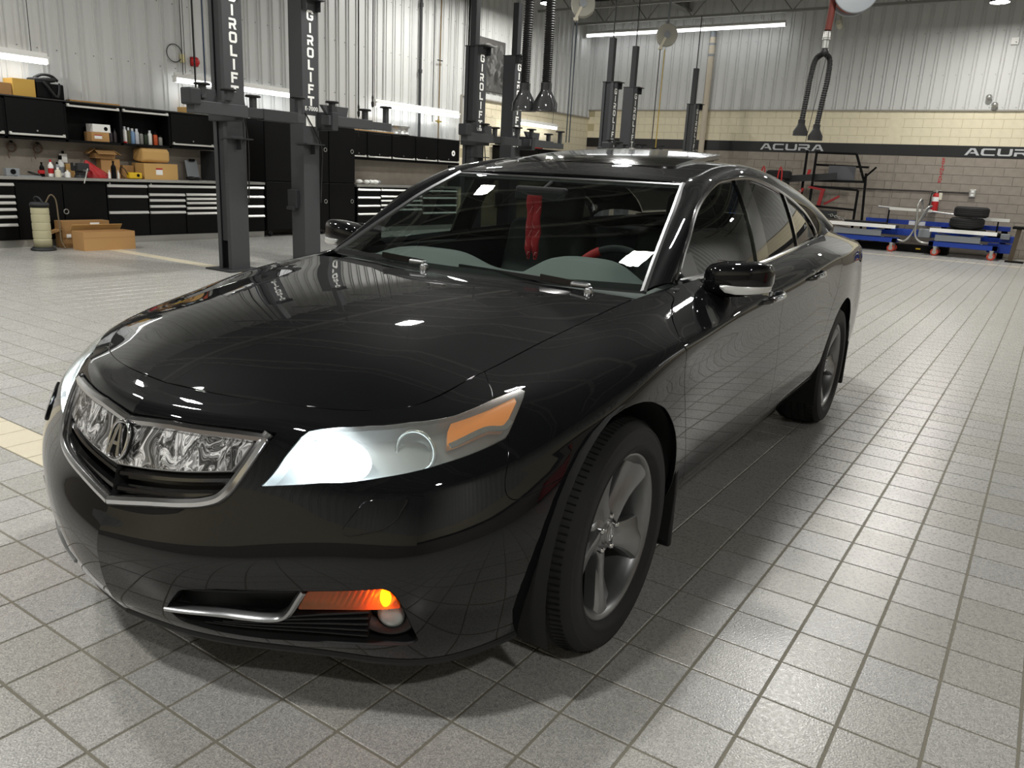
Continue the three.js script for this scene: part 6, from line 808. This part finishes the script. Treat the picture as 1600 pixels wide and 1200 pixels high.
function table(label, x0, x1, z0, z1, opt) { // blue mobile scissor lift table with a white-edged deck
  const g = thing('lift_table', label, 'lift table', [0, 0, 0]); const zf = Math.max(z0, z1), zb = Math.min(z0, z1);
  mesh('base_frame', [bx(x0, .21, zf - .09, x1, .31, zf, .004), bx(x0, .21, zb, x1, .31, zb + .09, .004), bx(x0, .21, zb, x0 + .1, .31, zf, .004), bx(x1 - .1, .21, zb, x1, .31, zf, .004)], SM.blue, g);
  mesh('deck', bx(x0 - .02, .53, zb, x1 - .06, .58, zf + .03, .004), SM.greyD, g); mesh('deck_edge', bx(x0 - .02, .52, zf + .03, x1 - .06, .60, zf + .045), SM.white, g);
  mesh('scissor_arm', [bar([x0 + .12, .32, zf - .13], [x1 - .3, .50, zf - .13], .02, .10), bar([x0 + .12, .50, zf - .19], [x1 - .3, .32, zf - .19], .02, .10)], SM.greyL, g); mesh('side_skirt', bx(x0 + .1, .33, zf - .06, x1 - .35, .46, zf - .05), SM.greyL, g);
  for (const [x, z] of [[x0 + .14, zf - .05], [x1 - .1, zf - .05], [x0 + .14, zb + .05], [x1 - .1, zb + .05]]) { const w = lathe([[.02, -.025], [.07, -.025], [.08, -.018], [.08, .018], [.07, .025], [.02, .025]], 24); w.rotateX(Math.PI / 2); w.translate(x, .08, z); const c = partGroup('caster', g); mesh('wheel', w, std(0xb8402c, .5), c); mesh('hub', cyl(.045, .045, .052, 0, 0, 0, 16).rotateX(Math.PI / 2).translate(x, .08, z), SM.steel, c); mesh('fork', [bx(x - .03, .08, z + .028, x + .03, .21, z + .036), bx(x - .03, .08, z - .036, x + .03, .21, z - .028), bx(x - .04, .19, z - .04, x + .04, .21, z + .04)], SM.steel, c); }
  mesh('push_handle', tube(opt.handle, .024, 48, 10), SM.steel, g);
  mesh('pad_strip', bx(x0 + .3, .58, zb + .1, x1 - .3, .64, zf - .1, .01), SM.rubber, g);
  return g;
}
const tabA = table('blue mobile lift table with a white-edged deck, left of the pair', -3.62, -2.12, -17.55, -17.1, { handle: [[-2.14, .28, -17.2], [-1.98, .26, -17.2], [-1.88, .36, -17.2], [-1.72, .78, -17.2], [-1.62, 1.02, -17.2], [-1.55, 1.06, -17.3], [-1.62, 1.0, -17.4], [-1.75, .7, -17.42]] });
const tabB = table('blue mobile lift table with two tyres stacked on its deck', -1.45, -.12, -17.5, -17.02, { handle: [[-1.42, .26, -17.1], [-1.62, .27, -17.1], [-1.74, .38, -17.1], [-1.78, .8, -17.1], [-1.80, 1.10, -17.1], [-1.76, 1.2, -17.18], [-1.74, 1.08, -17.3], [-1.72, .8, -17.32]] });
{ const tm = std(0x1d1d1e, .8); solo('loose_tyre', tyreG(.34, .205, .21).translate(-.80, .75, -17.24), tm, 'lower tyre of the pair lying on the blue lift table', 'tyre'); solo('loose_tyre', tyreG(.34, .205, .21).translate(-.75, .985, -17.24), tm, 'upper tyre of the pair lying on the blue lift table', 'tyre'); }
{ const tm = std(0x171718, .8); solo('loose_tyre', tyreG(.30, .20, .19).translate(-5.15, 1.362, -17.7), tm, 'lower dark tyre on the red-guarded stand behind the car', 'tyre'); solo('loose_tyre', tyreG(.31, .20, .19).translate(-5.13, 1.59, -17.7), tm, 'upper dark tyre on the red-guarded stand behind the car', 'tyre'); const g = thing('tyre_stand', 'black stand with red guards carrying a tyre behind the car', 'stand', [-5.15, 0, -17.7]); mesh('table', box(.66, .06, .5, 0, 1.22, 0, .01), SM.blackM, g); mesh('leg', [bar([-.28, 0, 0], [-.28, 1.2, 0], .06, .06), bar([.28, 0, 0], [.28, 1.2, 0], .06, .06)], SM.blackM, g); for (const x of [-.32, .10]) mesh('red_guard', tube([[x, 1.2, .34], [x + .01, 1.65, .35], [x + .05, 1.78, .35], [x + .09, 1.65, .35], [x + .09, 1.2, .34]], .016, 24, 8), SM.red, g); }
// tyre rollers and beams behind the tables
{ const g = thing('wheel_beam', 'long white telescopic bar on black stands along the back wall', 'bar', [0, 0, 0]); mesh('beam', [rod([-2.75, .98, -17.9], [-1.5, .93, -17.9], .02), box(.06, .06, .9, 0, 0, 0).rotateY(Math.PI / 2).translate(-2.05, .945, -17.9), box(.06, .07, .62, 0, 0, 0).rotateY(Math.PI / 2).translate(-.35, .84, -17.9), rod([-1.5, .93, -17.9], [-.5, .85, -17.9], .014)], SM.alu, g); for (const [x, y] of [[-2.5, .95], [-.25, .82]]) mesh('stand', [bar([x, .55, -17.9], [x, y, -17.9], .03, .03), box(.3, .1, .4, x, .5, -17.9, .01)], SM.blackM, g); }
{ const g = thing('blue_beam_rack', 'blue steel lift frame behind the two lift tables', 'frame', [0, 0, 0]); mesh('upper_beam', bx(-3.0, .60, -18.2, -.0, .70, -18.0, .006), SM.blue, g); mesh('lower_beam', bx(-2.9, .36, -18.15, .12, .5, -17.7, .006), SM.blue, g); mesh('cross_beam', bx(-.35, .14, -17.9, .15, .34, -17.6, .006), SM.blue, g); for (const x of [-2.7, -1.3, -.1]) mesh('leg', bx(x - .06, 0, -18.15, x + .06, .62, -18.03), SM.blackM, g); mesh('white_plate', [bx(-2.05, .60, -18.0, -1.7, .69, -17.995), bx(-1.1, .62, -18.0, -.95, .69, -17.995)], SM.white, g); mesh('motor', box(.26, .2, .2, -1.62, .45, -17.55, .02), SM.greyL, g); mesh('lock_block', box(.18, .12, .12, -.05, .5, -17.62, .01), SM.greyL, g); }
{ const g = thing('floor_unit', 'low black hydraulic unit on the floor behind the lift tables', 'machine', [-2.1, 0, -17.75]); mesh('case', box(2.0, .16, .4, 0, .08, 0, .01), SM.blackM, g); mesh('label', box(.10, .03, .002, .4, .09, .201), SM.yellow, g); }
{ const g = thing('hand_truck', 'dark wooden-topped stand at the right frame edge by the back wall', 'stand', [.22, 0, -17.3]); mesh('top', box(.5, .05, .5, .1, .72, 0, .01), SM.blackM, g); mesh('post', [bar([-.08, 0, .2], [-.02, .7, .18], .09, .07), bar([.3, 0, -.2], [.3, .7, -.2], .07, .07)], std(0x4a3f30, .8), g); mesh('foot', box(.34, .03, .2, 0, .015, .2, .006), SM.blackM, g); }
{ const g = thing('step_stool', 'two blue jack legs under the farthest lift arm', 'legs', [-6.2, 0, -17.6]); for (const x of [0, .12]) mesh('leg', bar([x, 0, 0], [x - .03, 1.72, 0], .05, .05), std(0x2a5ea8, .5), g); }
// red tool chest on the right, seen only as a reflection in the doors
{ const g = thing('tool_chest', 'red roller tool chest by the right wall, mirrored in the car doors', 'tool chest', [5.6, 0, -1.2], -Math.PI / 2); mesh('body', box(1.4, .95, .55, 0, .6, 0, .02), SM.red, g); for (let i = 0; i < 5; i++) { const d = mesh('drawer', box(1.3, .15, .02, 0, .22 + i * .18, .28, .006), SM.red, g); mesh('handle', box(1.2, .02, .02, 0, .28 + i * .18, .30), SM.alu, d); } mesh('top', box(1.4, .04, .55, 0, 1.09, 0, .01), SM.blackM, g); for (const x of [-.6, .6]) for (const z of [-.2, .2]) mesh('caster', cyl(.06, .06, .04, 0, 0, 0, 16).rotateX(Math.PI / 2).translate(x, .06, z), SM.rubber, g); mesh('caster_rail', box(1.3, .02, .5, 0, .115, 0), SM.blackM, g); }

renderer.render(scene, camera);
